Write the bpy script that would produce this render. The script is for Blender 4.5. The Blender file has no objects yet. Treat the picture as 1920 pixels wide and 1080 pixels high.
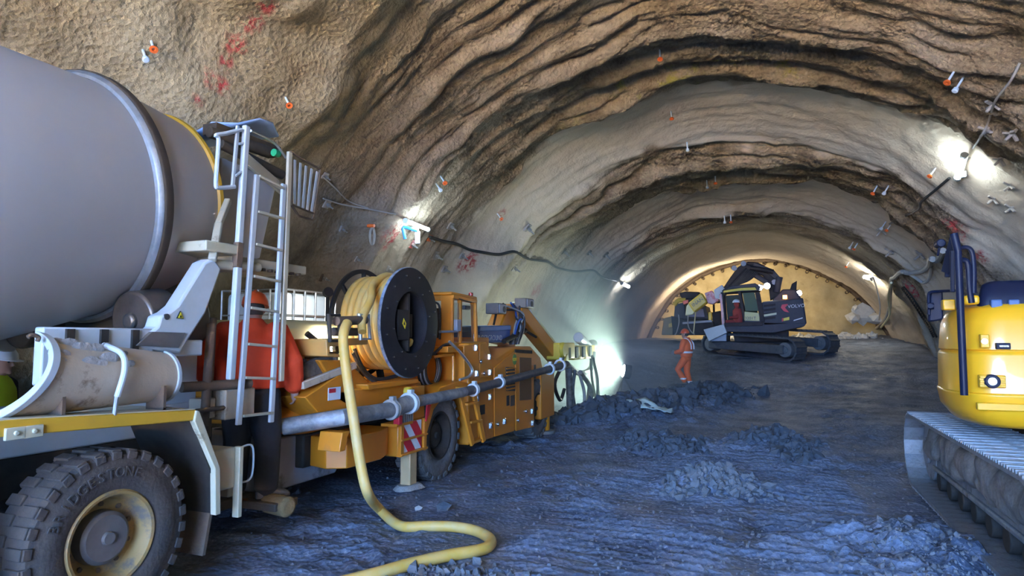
import bpy, bmesh, math, random
import numpy as np
from mathutils import Vector, Matrix, Euler, noise as mnoise
random.seed(7)
rng = np.random.default_rng(7)
PI = math.pi
scene = bpy.context.scene
C = scene.collection

# ------------------------------------------------------------------ camera
F_PX, VPX, HORIZON, CAM_H = 1220.0, 1450.0, 635.0, 1.73
YAW = math.atan((VPX - 960) / F_PX)
PITCH = math.atan((HORIZON - 540) / F_PX)
cam_d = bpy.data.cameras.new('camera')
cam = bpy.data.objects.new('camera', cam_d)
C.objects.link(cam)
cam.location = (0, 0, CAM_H)
cam.rotation_euler = (PI / 2 + PITCH, 0, YAW)
cam_d.sensor_width = 36.0
cam_d.lens = F_PX / 1920 * 36.0
cam_d.clip_end = 500
scene.camera = cam
_F = Vector((-math.sin(YAW) * math.cos(PITCH), math.cos(YAW) * math.cos(PITCH), math.sin(PITCH)))
_R = Vector((math.cos(YAW), math.sin(YAW), 0))
_U = _R.cross(_F)
def at(px, py, x=None, y=None, z=None):
    """survey helper: the point of the place seen at a pixel of the photo, on the plane x=, y= or z="""
    d = _F + _R * ((px - 960) / F_PX) - _U * ((py - 540) / F_PX)
    if x is not None: t = x / d.x
    elif y is not None: t = y / d.y
    else: t = (z - CAM_H) / d.z
    return Vector((0, 0, CAM_H)) + d * t

# ------------------------------------------------------------------ world, sun, exposure
w = bpy.data.worlds.new('sky'); scene.world = w
w.use_nodes = True
wn, wl = w.node_tree.nodes, w.node_tree.links
bg = wn['Background']
tc = wn.new('ShaderNodeTexCoord'); sx = wn.new('ShaderNodeSeparateXYZ'); rp = wn.new('ShaderNodeValToRGB')
wl.new(tc.outputs['Generated'], sx.inputs[0]); wl.new(sx.outputs['Z'], rp.inputs[0])
rp.color_ramp.elements[0].position = 0.0; rp.color_ramp.elements[0].color = (0.235, 0.47, 1.0, 1)
rp.color_ramp.elements[1].position = 0.6; rp.color_ramp.elements[1].color = (0.20, 0.42, 0.95, 1)
wl.new(rp.outputs[0], bg.inputs[0]); bg.inputs[1].default_value = 22.5
sun_d = bpy.data.lights.new('sun', 'SUN'); sun_d.energy = 340.0; sun_d.color = (1.0, 0.87, 0.64); sun_d.angle = 0.01
sun = bpy.data.objects.new('sun', sun_d); C.objects.link(sun); sun.rotation_euler = (math.radians(-38), math.radians(-12), 0)
# light portal: tells the sampler where the sky comes in (the open tunnel mouth behind the camera)
po_d = bpy.data.lights.new('mouth_portal', 'AREA'); po_d.shape = 'RECTANGLE'; po_d.size = 13.2; po_d.size_y = 7.6
po_d.cycles.is_portal = True
po = bpy.data.objects.new('mouth_portal', po_d); C.objects.link(po); po.location = (-1.6, -9.0, 3.4); po.rotation_euler = (PI / 2, 0, 0)
vs = scene.view_settings
vs.view_transform = 'Standard'; vs.look = 'None'; vs.gamma = 1.0; vs.use_curve_mapping = False
vs.exposure = 1.1
cy = scene.cycles
cy.max_bounces = 8; cy.diffuse_bounces = 4; cy.glossy_bounces = 3; cy.transmission_bounces = 4; cy.volume_bounces = 0
cy.volume_step_rate = 3.0; cy.volume_max_steps = 64; cy.sample_clamp_indirect = 8.0; cy.use_denoising = True; cy.caustics_reflective = False; cy.caustics_refractive = False

# ------------------------------------------------------------------ materials
M = {}
def mat(name, col, rough=0.6, metal=0.0, col2=None, scale=6.0, amt=0.5, bump=0.0, bscale=60.0, emit=None, estr=0.0, grime=None, gscale=2.0, gcut=0.55, spec=0.5, trans=0.0, coat=0.0):
    """principled material with a second colour broken in by noise, optional grime patches and bump"""
    if name in M: return M[name]
    m = bpy.data.materials.new(name); m.use_nodes = True
    n, l = m.node_tree.nodes, m.node_tree.links
    b = n['Principled BSDF']
    b.inputs['Base Color'].default_value = (*col, 1); b.inputs['Roughness'].default_value = rough
    b.inputs['Metallic'].default_value = metal; b.inputs['Specular IOR Level'].default_value = spec
    b.inputs['Coat Weight'].default_value = coat
    if trans: b.inputs['Transmission Weight'].default_value = trans
    tcn = n.new('ShaderNodeTexCoord'); out = None
    if col2:
        no = n.new('ShaderNodeTexNoise'); no.inputs['Scale'].default_value = scale; no.inputs['Detail'].default_value = 6
        no.inputs['Roughness'].default_value = 0.65
        l.new(tcn.outputs['Object'], no.inputs['Vector'])
        cr = n.new('ShaderNodeValToRGB'); cr.color_ramp.elements[0].position = 0.5 - amt / 2; cr.color_ramp.elements[1].position = 0.5 + amt / 2 + 0.01
        cr.color_ramp.elements[0].color = (*col, 1); cr.color_ramp.elements[1].color = (*col2, 1)
        l.new(no.outputs['Fac'], cr.inputs[0]); out = cr.outputs[0]
    if grime:
        n2 = n.new('ShaderNodeTexNoise'); n2.inputs['Scale'].default_value = gscale; n2.inputs['Detail'].default_value = 10; n2.inputs['Roughness'].default_value = 0.72
        l.new(tcn.outputs['Object'], n2.inputs['Vector'])
        c2 = n.new('ShaderNodeValToRGB'); c2.color_ramp.elements[0].position = gcut; c2.color_ramp.elements[1].position = gcut + 0.12
        c2.color_ramp.elements[0].color = (0, 0, 0, 1); c2.color_ramp.elements[1].color = (1, 1, 1, 1)
        l.new(n2.outputs['Fac'], c2.inputs[0])
        mx = n.new('ShaderNodeMix'); mx.data_type = 'RGBA'
        l.new(c2.outputs[0], mx.inputs['Factor'])
        if out: l.new(out, mx.inputs[6])
        else: mx.inputs[6].default_value = (*col, 1)
        mx.inputs[7].default_value = (*grime, 1); out = mx.outputs[2]
        mr = n.new('ShaderNodeMapRange'); mr.inputs[3].default_value = rough; mr.inputs[4].default_value = 0.9
        l.new(c2.outputs[0], mr.inputs[0]); l.new(mr.outputs[0], b.inputs['Roughness'])
    if out: l.new(out, b.inputs['Base Color'])
    if bump:
        n3 = n.new('ShaderNodeTexNoise'); n3.inputs['Scale'].default_value = bscale; n3.inputs['Detail'].default_value = 5
        l.new(tcn.outputs['Object'], n3.inputs['Vector'])
        bp = n.new('ShaderNodeBump'); bp.inputs['Strength'].default_value = bump; bp.inputs['Distance'].default_value = 0.02
        l.new(n3.outputs['Fac'], bp.inputs['Height']); l.new(bp.outputs[0], b.inputs['Normal'])
    if emit:
        b.inputs['Emission Color'].default_value = (*emit, 1); b.inputs['Emission Strength'].default_value = estr
    M[name] = m
    return m

mat('drum_paint', (0.42, 0.385, 0.365), 0.5, col2=(0.47, 0.435, 0.41), scale=1.2, amt=0.6, grime=(0.22, 0.2, 0.17), gscale=1.1, gcut=0.68, coat=0.15)
mat('drum_steel', (0.13, 0.12, 0.11), 0.42, 0.6, col2=(0.05, 0.045, 0.04), scale=4, grime=(0.16, 0.12, 0.07), gcut=0.58)
mat('white_paint', (0.60, 0.60, 0.60), 0.45, col2=(0.50, 0.48, 0.44), scale=3, grime=(0.22, 0.15, 0.09), gscale=5, gcut=0.64)
mat('cream_paint', (0.52, 0.45, 0.33), 0.5, col2=(0.42, 0.34, 0.22), scale=3, grime=(0.13, 0.085, 0.05), gscale=4, gcut=0.6)
mat('chute_paint', (0.55, 0.42, 0.30), 0.55, col2=(0.46, 0.35, 0.25), scale=2.5, grime=(0.16, 0.09, 0.045), gscale=4, gcut=0.56, bump=0.15, bscale=25)
mat('concrete_crust', (0.42, 0.37, 0.33), 0.9, col2=(0.28, 0.25, 0.22), scale=8, bump=0.6, bscale=30)
mat('fender_yellow', (0.66, 0.35, 0.025), 0.5, col2=(0.58, 0.31, 0.03), scale=4, grime=(0.35, 0.28, 0.16), gscale=4, gcut=0.62)
mat('fender_cream', (0.60, 0.52, 0.36), 0.5, col2=(0.5, 0.4, 0.24), scale=4, grime=(0.2, 0.13, 0.07), gscale=6, gcut=0.6)
mat('rim_tan', (0.33, 0.20, 0.06), 0.6, col2=(0.24, 0.15, 0.055), scale=3, grime=(0.12, 0.1, 0.08), gscale=4, gcut=0.52)
mat('hub_grey', (0.16, 0.15, 0.14), 0.55, 0.2, col2=(0.1, 0.09, 0.08), scale=5)
mat('tyre', (0.032, 0.028, 0.025), 0.85, col2=(0.075, 0.06, 0.048), scale=5, amt=0.5, bump=0.25, bscale=40)
mat('tyre_mud', (0.075, 0.07, 0.065), 0.9, col2=(0.15, 0.14, 0.13), scale=5, amt=0.5, bump=0.5, bscale=30)
mat('tyre_letter', (0.05, 0.046, 0.042), 0.7)
mat('dark_metal', (0.018, 0.016, 0.014), 0.75, 0.0, col2=(0.045, 0.038, 0.03), scale=6, spec=0.25)
mat('rust_metal', (0.15, 0.10, 0.065), 0.75, 0.2, col2=(0.08, 0.06, 0.045), scale=7, bump=0.2)
mat('black_rubber', (0.018, 0.018, 0.02), 0.55, col2=(0.05, 0.05, 0.055), scale=10)
mat('mud_rubber', (0.05, 0.048, 0.048), 0.8, col2=(0.2, 0.19, 0.18), scale=9, amt=0.3, bump=0.3)
mat('sprayer_orange', (0.68, 0.22, 0.010), 0.45, col2=(0.60, 0.20, 0.015), scale=2.0, grime=(0.33, 0.16, 0.05), gscale=1.6, gcut=0.62, coat=0.15)
mat('boom_yellow', (0.78, 0.52, 0.05), 0.4, col2=(0.7, 0.45, 0.05), scale=3, grime=(0.3, 0.22, 0.1), gscale=3, gcut=0.64)
mat('hose_yellow', (0.66, 0.35, 0.04), 0.55, col2=(0.62, 0.43, 0.17), scale=5, amt=0.4, grime=(0.42, 0.33, 0.2), gscale=7, gcut=0.6)
mat('reel_black', (0.008, 0.010, 0.013), 0.6, col2=(0.02, 0.022, 0.028), scale=4, spec=0.2)
mat('reel_edge', (0.05, 0.09, 0.16), 0.6, col2=(0.25, 0.3, 0.36), scale=14, amt=0.3)
mat('chrome', (0.72, 0.72, 0.72), 0.22, 1.0)
mat('galvanised', (0.55, 0.55, 0.54), 0.4, 0.8, col2=(0.35, 0.35, 0.35), scale=12)
mat('white_plastic', (0.80, 0.82, 0.84), 0.4)
mat('ibc_plastic', (0.78, 0.84, 0.88), 0.35, col2=(0.70, 0.76, 0.80), scale=2)
mat('pale_tank', (0.74, 0.70, 0.42), 0.45, col2=(0.68, 0.62, 0.34), scale=4, grime=(0.3, 0.26, 0.14), gscale=3, gcut=0.66)
mat('blue_paint', (0.03, 0.09, 0.32), 0.35, col2=(0.05, 0.13, 0.38), scale=3)
mat('pale_print', (0.75, 0.76, 0.8), 0.5)
mat('red_print', (0.62, 0.02, 0.04), 0.5)
mat('green_print', (0.07, 0.2, 0.05), 0.5)
mat('black_print', (0.01, 0.01, 0.01), 0.5)
mat('yellow_print', (0.85, 0.62, 0.03), 0.5)
mat('orange_cloth', (0.72, 0.06, 0.012), 0.85, col2=(0.62, 0.045, 0.01), scale=7, bump=0.35, bscale=14)
mat('hivis_orange', (0.90, 0.15, 0.02), 0.75, col2=(0.8, 0.12, 0.02), scale=9, bump=0.3, bscale=16)
mat('hivis_yellow', (0.68, 0.85, 0.03), 0.7)
mat('dark_cloth', (0.02, 0.02, 0.024), 0.9, col2=(0.035, 0.033, 0.035), scale=8, bump=0.3, bscale=16)
mat('reflective_tape', (0.85, 0.85, 0.82), 0.4)
mat('skin', (0.45, 0.25, 0.18), 0.6)
mat('hair', (0.035, 0.025, 0.02), 0.8)
mat('shoe', (0.16, 0.125, 0.1), 0.85, col2=(0.1, 0.08, 0.065), scale=12, bump=0.3)
mat('helmet_orange', (0.85, 0.10, 0.02), 0.35)
mat('helmet_white', (0.82, 0.84, 0.86), 0.35)
mat('exc_yellow', (0.85, 0.40, 0.012), 0.36, col2=(0.80, 0.37, 0.012), scale=2, grime=(0.6, 0.42, 0.12), gscale=2.5, gcut=0.66, coat=0.25)
mat('exc_blue', (0.005, 0.008, 0.021), 0.4, col2=(0.007, 0.012, 0.030), scale=2, spec=0.12)
mat('exc_grey', (0.30, 0.31, 0.36), 0.45, col2=(0.24, 0.25, 0.29), scale=3)
mat('track_steel', (0.30, 0.30, 0.30), 0.5, 0.35, col2=(0.15, 0.145, 0.14), scale=6, amt=0.5, grime=(0.14, 0.125, 0.11), gscale=5, gcut=0.55, bump=0.25, bscale=40)
mat('mud', (0.13, 0.115, 0.10), 0.9, col2=(0.2, 0.18, 0.155), scale=6, bump=0.8, bscale=12)
mat('far_grey', (0.04, 0.045, 0.065), 0.6, col2=(0.065, 0.07, 0.09), scale=2, spec=0.2)
mat('far_dark', (0.012, 0.012, 0.018), 0.6, col2=(0.03, 0.03, 0.035), scale=5, spec=0.2)
mat('far_track', (0.05, 0.055, 0.065), 0.85, col2=(0.09, 0.095, 0.1), scale=6, bump=0.4, bscale=20)
mat('glass', (0.02, 0.05, 0.045), 0.08, spec=0.6)
mat('clear_glass', (0.9, 0.95, 0.95), 0.02, trans=1.0)
mat('lamp_glow', (1, 1, 1), 0.5, emit=(0.72, 0.9, 1.0), estr=28.0)
mat('flood_glow', (1, 1, 1), 0.5, emit=(0.85, 0.93, 1.0), estr=40.0)
mat('beacon_glow', (1, 0.4, 0.05), 0.5, emit=(1.0, 0.35, 0.05), estr=10.0)
mat('pipe_steel', (0.16, 0.16, 0.165), 0.6, 0.4, col2=(0.40, 0.39, 0.38), scale=7, amt=0.35, bump=0.3, bscale=30)
mat('pipe_dark', (0.05, 0.05, 0.055), 0.55, 0.2, col2=(0.12, 0.12, 0.12), scale=9)
mat('orange_marker', (0.95, 0.17, 0.03), 0.5)
mat('cable_black', (0.02, 0.02, 0.02), 0.6)
mat('cable_grey', (0.34, 0.33, 0.31), 0.6)
mat('rock_pale', (0.52, 0.50, 0.45), 0.9, col2=(0.38, 0.36, 0.33), scale=6, bump=0.5, bscale=20)
mat('clod', (0.05, 0.056, 0.066), 0.9, col2=(0.085, 0.092, 0.105), scale=6, bump=0.5, bscale=20)
mat('rock_dark', (0.09, 0.095, 0.105), 0.9, col2=(0.15, 0.15, 0.155), scale=6, bump=0.5, bscale=20)
mat('lamp_red', (0.30, 0.03, 0.02), 0.3)

# ------------------------------------------------------------------ mesh helpers
class MB:
    def __init__(s): s.v = []; s.f = []
    def add(s, vs, fs):
        o = len(s.v); s.v += [tuple(p) for p in vs]; s.f += [tuple(i + o for i in f) for f in fs]; return s
    def box(s, c, d, rot=None, taper=None):
        hx, hy, hz = d[0] / 2, d[1] / 2, d[2] / 2
        vs = [Vector((sx * hx, sy * hy, sz * hz)) for sz in (-1, 1) for sy in (-1, 1) for sx in (-1, 1)]
        if taper:
            for p in vs:
                if p.z > 0: p.x *= taper[0]; p.y *= taper[1]
        if rot is not None:
            R = rot if isinstance(rot, Matrix) else Euler(rot).to_matrix()
            vs = [R @ p for p in vs]
        c = Vector(c)
        return s.add([p + c for p in vs], [(0, 2, 3, 1), (4, 5, 7, 6), (0, 1, 5, 4), (2, 6, 7, 3), (0, 4, 6, 2), (1, 3, 7, 5)])
    def bb(s, a, b):
        return s.box([(a[i] + b[i]) / 2 for i in range(3)], [abs(b[i] - a[i]) for i in range(3)])
    def bar(s, p, q, w, h=None, up=(0, 0, 1)):
        p, q = Vector(p), Vector(q); d = q - p; h = h or w
        z = d.normalized(); u = Vector(up)
        if abs(z.dot(u)) > 0.98: u = Vector((1, 0, 0))
        x = u.cross(z).normalized(); y = z.cross(x)
        R = Matrix((x, y, z)).transposed()
        return s.box((p + q) / 2, (w, h, d.length), R)
    def cyl(s, p, q, r, r2=None, n=16, caps=True):
        p, q = Vector(p), Vector(q); r2 = r if r2 is None else r2
        z = (q - p).normalized(); u = Vector((0, 0, 1)) if abs(z.z) < 0.95 else Vector((1, 0, 0))
        x = u.cross(z).normalized(); y = z.cross(x)
        vs = []
        for c, rr in ((p, r), (q, r2)):
            for k in range(n):
                a = 2 * PI * k / n; vs.append(c + x * (rr * math.cos(a)) + y * (rr * math.sin(a)))
        fs = [(k, (k + 1) % n, n + (k + 1) % n, n + k) for k in range(n)]
        if caps: fs += [tuple(range(n))[::-1], tuple(range(n, 2 * n))]
        return s.add(vs, fs)
    def tube(s, pts, r, n=8, caps=True, closed=False):
        pts = [Vector(p) for p in pts]; m = len(pts); vs = []; prev = None
        for i, p in enumerate(pts):
            a = pts[i - 1] if (i > 0 or closed) else p; b = pts[(i + 1) % m] if (i < m - 1 or closed) else p
            z = (b - a).normalized()
            if prev is None:
                u = Vector((0, 0, 1)) if abs(z.z) < 0.9 else Vector((1, 0, 0)); x = u.cross(z).normalized()
            else:
                x = (prev - z * prev.dot(z))
                x = x.normalized() if x.length > 1e-6 else prev
            prev = x; y = z.cross(x); rr = r[i] if isinstance(r, (list, tuple)) else r
            for k in range(n):
                t = 2 * PI * k / n; vs.append(p + x * (rr * math.cos(t)) + y * (rr * math.sin(t)))
        fs = []
        for i in range(m if closed else m - 1):
            j = (i + 1) % m
            for k in range(n): fs.append((i * n + k, i * n + (k + 1) % n, j * n + (k + 1) % n, j * n + k))
        if caps and not closed: fs += [tuple(range(n))[::-1], tuple(range((m - 1) * n, m * n))]
        return s.add(vs, fs)
    def lathe(s, c, axis, prof, n=48, a0=0.0, a1=2 * PI):
        """prof: list of (distance along axis, radius)"""
        c = Vector(c); z = Vector(axis).normalized(); u = Vector((0, 0, 1)) if abs(z.z) < 0.95 else Vector((1, 0, 0))
        x = u.cross(z).normalized(); y = z.cross(x); full = abs(a1 - a0 - 2 * PI) < 1e-6
        m = n if full else n + 1; vs = []
        for (t, r) in prof:
            for k in range(m):
                a = a0 + (a1 - a0) * k / n; vs.append(c + z * t + x * (r * math.cos(a)) + y * (r * math.sin(a)))
        fs = []
        for i in range(len(prof) - 1):
            for k in range(n):
                k2 = (k + 1) % m; fs.append((i * m + k, i * m + k2, (i + 1) * m + k2, (i + 1) * m + k))
        return s.add(vs, fs)
    def prism(s, poly, axis, a, b):
        """poly: 2D points in the plane across axis ('x': (y,z), 'y': (x,z), 'z': (x,y)), extruded from a to b"""
        n = len(poly)
        def mk(t, p): return (t, p[0], p[1]) if axis == 'x' else ((p[0], t, p[1]) if axis == 'y' else (p[0], p[1], t))
        vs = [mk(a, p) for p in poly] + [mk(b, p) for p in poly]
        return s.add(vs, [tuple(range(n))[::-1], tuple(range(n, 2 * n))] + [(k, (k + 1) % n, n + (k + 1) % n, n + k) for k in range(n)])
    def ball(s, c, r, nu=12, nv=8, sc=(1, 1, 1), z0=-1.0):
        vs = []; fs = []; c = Vector(c)
        for j in range(nv + 1):
            ph = math.asin(max(-1, min(1, z0 + (1 - z0) * 0))) + (PI / 2 - math.asin(z0)) * j / nv
            for k in range(nu):
                t = 2 * PI * k / nu
                vs.append((c.x + r * sc[0] * math.cos(ph) * math.cos(t), c.y + r * sc[1] * math.cos(ph) * math.sin(t), c.z + r * sc[2] * math.sin(ph)))
        for j in range(nv):
            for k in range(nu): fs.append((j * nu + k, j * nu + (k + 1) % nu, (j + 1) * nu + (k + 1) % nu, (j + 1) * nu + k))
        return s.add(vs, fs)
    def build(s, name, m, parent=None, bevel=0.0, smooth=35, seg=2):
        me = bpy.data.meshes.new(name)
        off = parent_world(parent) if parent else Vector((0, 0, 0))
        me.from_pydata([(p[0] - off.x, p[1] - off.y, p[2] - off.z) for p in s.v], [], s.f)
        bm = bmesh.new(); bm.from_mesh(me); bmesh.ops.recalc_face_normals(bm, faces=bm.faces); bm.to_mesh(me); bm.free()
        if smooth:
            me.shade_smooth(); me.set_sharp_from_angle(angle=math.radians(smooth))
        me.materials.append(M[m] if isinstance(m, str) else m)
        o = bpy.data.objects.new(name, me); C.objects.link(o)
        if parent: o.parent = parent
        if bevel:
            bv = o.modifiers.new('bevel', 'BEVEL'); bv.width = bevel; bv.segments = seg; bv.limit_method = 'ANGLE'; bv.angle_limit = math.radians(40)
            bv.harden_normals = False
        return o

def parent_world(o):
    p = Vector((0, 0, 0))
    while o is not None: p += Vector(o.location); o = o.parent
    return p
def tag(o, label, cat, group=None, kind=None):
    o['label'] = label
    if cat: o['category'] = cat
    if group: o['group'] = group
    if kind: o['kind'] = kind
    return o
def thing(name, loc, label, cat, group=None):
    o = bpy.data.objects.new(name, None); C.objects.link(o); o.location = loc; o.empty_display_size = 0.1
    return tag(o, label, cat, group)
def copy_tree(o, parent=None):
    c = o.copy(); C.objects.link(c)
    if parent is not None: c.parent = parent
    for ch in list(o.children): copy_tree(ch, c)
    return c
def smoothline(pts, sub=6):
    """Catmull-Rom through the points"""
    pts = [Vector(p) for p in pts]; out = []
    for i in range(len(pts) - 1):
        p0 = pts[max(i - 1, 0)]; p1 = pts[i]; p2 = pts[i + 1]; p3 = pts[min(i + 2, len(pts) - 1)]
        for k in range(sub):
            t = k / sub
            out.append(0.5 * ((2 * p1) + (p2 - p0) * t + (2 * p0 - 5 * p1 + 4 * p2 - p3) * t * t + (3 * p1 - p0 - 3 * p2 + p3) * t ** 3))
    out.append(pts[-1]); return out
def text_mesh(name, s, m, size, origin, xdir, ydir, parent, depth=0.004, align='CENTER', shear=0.0, space=1.0):
    cu = bpy.data.curves.new(name, 'FONT'); cu.body = s; cu.size = size; cu.extrude = depth / 2; cu.align_x = align; cu.align_y = 'CENTER'; cu.shear = shear; cu.space_character = space
    cu.resolution_u = 3
    to = bpy.data.objects.new(name, cu); C.objects.link(to)
    dg = bpy.context.evaluated_depsgraph_get(); dg.update()
    me = bpy.data.meshes.new_from_object(to.evaluated_get(dg))
    bpy.data.objects.remove(to); bpy.data.curves.remove(cu)
    x = Vector(xdir).normalized(); y = Vector(ydir).normalized(); z = x.cross(y); o0 = Vector(origin) - (parent_world(parent) if parent else Vector((0, 0, 0)))
    for v in me.vertices: v.co = o0 + x * v.co.x + y * v.co.y + z * v.co.z
    me.materials.clear(); me.materials.append(M[m])
    o = bpy.data.objects.new(name, me); C.objects.link(o)
    if parent: o.parent = parent
    return o

# ------------------------------------------------------------------ value noise on arrays
def _hash(ix, iy, iz, seed):
    h = (ix * 374761393 + iy * 668265263 + iz * 2147483647 + seed * 1274126177) & 0xffffffff
    h = ((h ^ (h >> 13)) * 1274126177) & 0xffffffff
    return ((h ^ (h >> 16)) & 0xffff) / 65535.0
def vnoise(x, y, z, seed=0):
    x, y, z = np.broadcast_arrays(np.asarray(x, float), np.asarray(y, float), np.asarray(z, float))
    ix, iy, iz = (np.floor(a).astype(np.int64) for a in (x, y, z)); fx, fy, fz = x - ix, y - iy, z - iz
    fx, fy, fz = (t * t * (3 - 2 * t) for t in (fx, fy, fz)); r = 0
    for dx in (0, 1):
        for dy in (0, 1):
            for dz in (0, 1):
                r = r + _hash(ix + dx, iy + dy, iz + dz, seed) * (fx if dx else 1 - fx) * (fy if dy else 1 - fy) * (fz if dz else 1 - fz)
    return r * 2 - 1
def fbm(x, y, z, o=4, seed=0, g=0.5):
    a, r = 1.0, 0
    for k in range(o):
        r = r + a * vnoise(x * 2 ** k, y * 2 ** k, z * 2 ** k, seed + k * 17); a *= g
    return r
def sstep(a, b, x):
    t = np.clip((np.asarray(x, float) - a) / (b - a), 0, 1); return t * t * (3 - 2 * t)

# ------------------------------------------------------------------ tunnel vault
RK = np.array([(-9, .15), (-4, .2), (2, .3), (4.5, .18), (6.6, -.10), (7.3, .12), (9.0, .22), (10.1, -.02), (10.9, .22), (13.2, .50), (13.7, .46), (15.2, -.02), (15.9, .10), (17.6, .20),
               (19.6, .42), (20.1, .38), (22.0, -.02), (22.8, .1), (25, .22), (28.5, .34), (29, .32), (32.2, -.05), (33.2, -.12), (34.0, .25), (36.5, .35), (39, .35)])
def axis_x(y): return -1.45 + 0.022 * y
def axis_z(y): return 0.60 - 0.030 * y
def vault_r(y, th, detail=True):
    """radius of the sprayed lining at distance y and angle th (0 = right, pi = left)"""
    y = np.asarray(y, float); th = np.asarray(th, float)
    warp = 0.35 * fbm(np.cos(th) * 2.2, np.sin(th) * 2.2, y * 0.12, 3, 5) * sstep(3, 8, y)
    r = 6.08 + np.interp(y + warp, RK[:, 0], RK[:, 1])
    c, s = np.cos(th) * 6.1, np.sin(th) * 6.1
    near = 1 - sstep(6.0, 8.5, y); mid = sstep(6.0, 8.0, y) * (1 - sstep(20.5, 24.0, y)); far = sstep(20, 24, y)
    # lumpy sprayed concrete near the mouth
    r = r + near * (0.34 * fbm(c * 0.55, s * 0.55, y * 0.55, 3, 11) + 0.07 * fbm(c * 1.3, s * 1.3, y * 1.3, 2, 14) + 0.05 * fbm(c * 2.4, s * 2.4, y * 2.4, 2, 12))
    # layered ridges running round the vault; the smooth lit steps carry none
    band = np.maximum(np.maximum(sstep(13.1, 13.6, y + warp) * (1 - sstep(14.9, 15.4, y + warp)), sstep(19.5, 19.9, y + warp) * (1 - sstep(21.5, 22.1, y + warp))), 0)
    wv = 0.35 * fbm(c * 0.45, s * 0.45, y * 0.35, 3, 21)
    rid = fbm(c * 0.16 + wv, s * 0.16, (y + wv) * 2.7, 4, 31, 0.62)
    rid = -np.abs(rid) * 0.9 + 0.25
    amp = 0.14 + 0.22 * sstep(8.2, 11.0, y) + 0.12 * sstep(15, 16, y)
    flat_low = sstep(0.5, 2.6, s + 0.4)           # the side walls are smoother than the roof
    flat_low = np.where(np.cos(th) < 0, sstep(3.2, 5.2, s), flat_low)
    r = r + mid * (1 - 0.85 * band) * rid * amp * (0.25 + 0.75 * flat_low)
    r = r + mid * (0.10 * fbm(c * 0.7, s * 0.7, y * 0.9, 3, 41)) * (1 - 0.6 * band)
    rf = fbm(c * 0.13 + wv, s * 0.13, (y + wv) * 1.7, 4, 33, 0.6); r = r + far * (1 - sstep(27.5, 29, y)) * 0.34 * (0.25 - np.abs(rf)) * (0.2 + 0.8 * flat_low)
    r = r + far * (0.07 * fbm(c * 0.35, s * 0.35, y * 0.8, 4, 51) + 0.06 * (-np.abs(fbm(c * 0.14, s * 0.14, y * 1.1, 3, 61))))
    r = r + 0.018 * fbm(c * 5, s * 5, y * 5, 2, 71)
    return r
def vault_pt(y, th, inset=0.0):
    r = float(vault_r(y, th)) - inset
    return Vector((float(axis_x(y)) + r * math.cos(th), y, float(axis_z(y)) + r * math.sin(th)))
def vault_hit(px, py, inset=0.0):
    """first point of the lining along a line of sight"""
    d = (_F + _R * ((px - 960) / F_PX) - _U * ((py - 540) / F_PX)).normalized(); o = Vector((0, 0, CAM_H))
    ts = np.arange(3.0, 51.0, 0.04); X_, Y_, Z_ = d.x * ts, d.y * ts, CAM_H + d.z * ts
    dx, dz = X_ - axis_x(Y_), Z_ - axis_z(Y_); hy = np.hypot(dx, dz); ta = np.arctan2(dz, dx)
    k0 = int(np.argmax(hy > 5.2)); sl = slice(k0, k0 + 400); hit = hy[sl] > vault_r(Y_[sl], ta[sl]) - inset
    k = k0 + int(np.argmax(hit)); p = o + d * float(ts[k]); th = float(ta[k])
    n = Vector((-math.cos(th), 0, -math.sin(th)))
    return p, n, th

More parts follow.
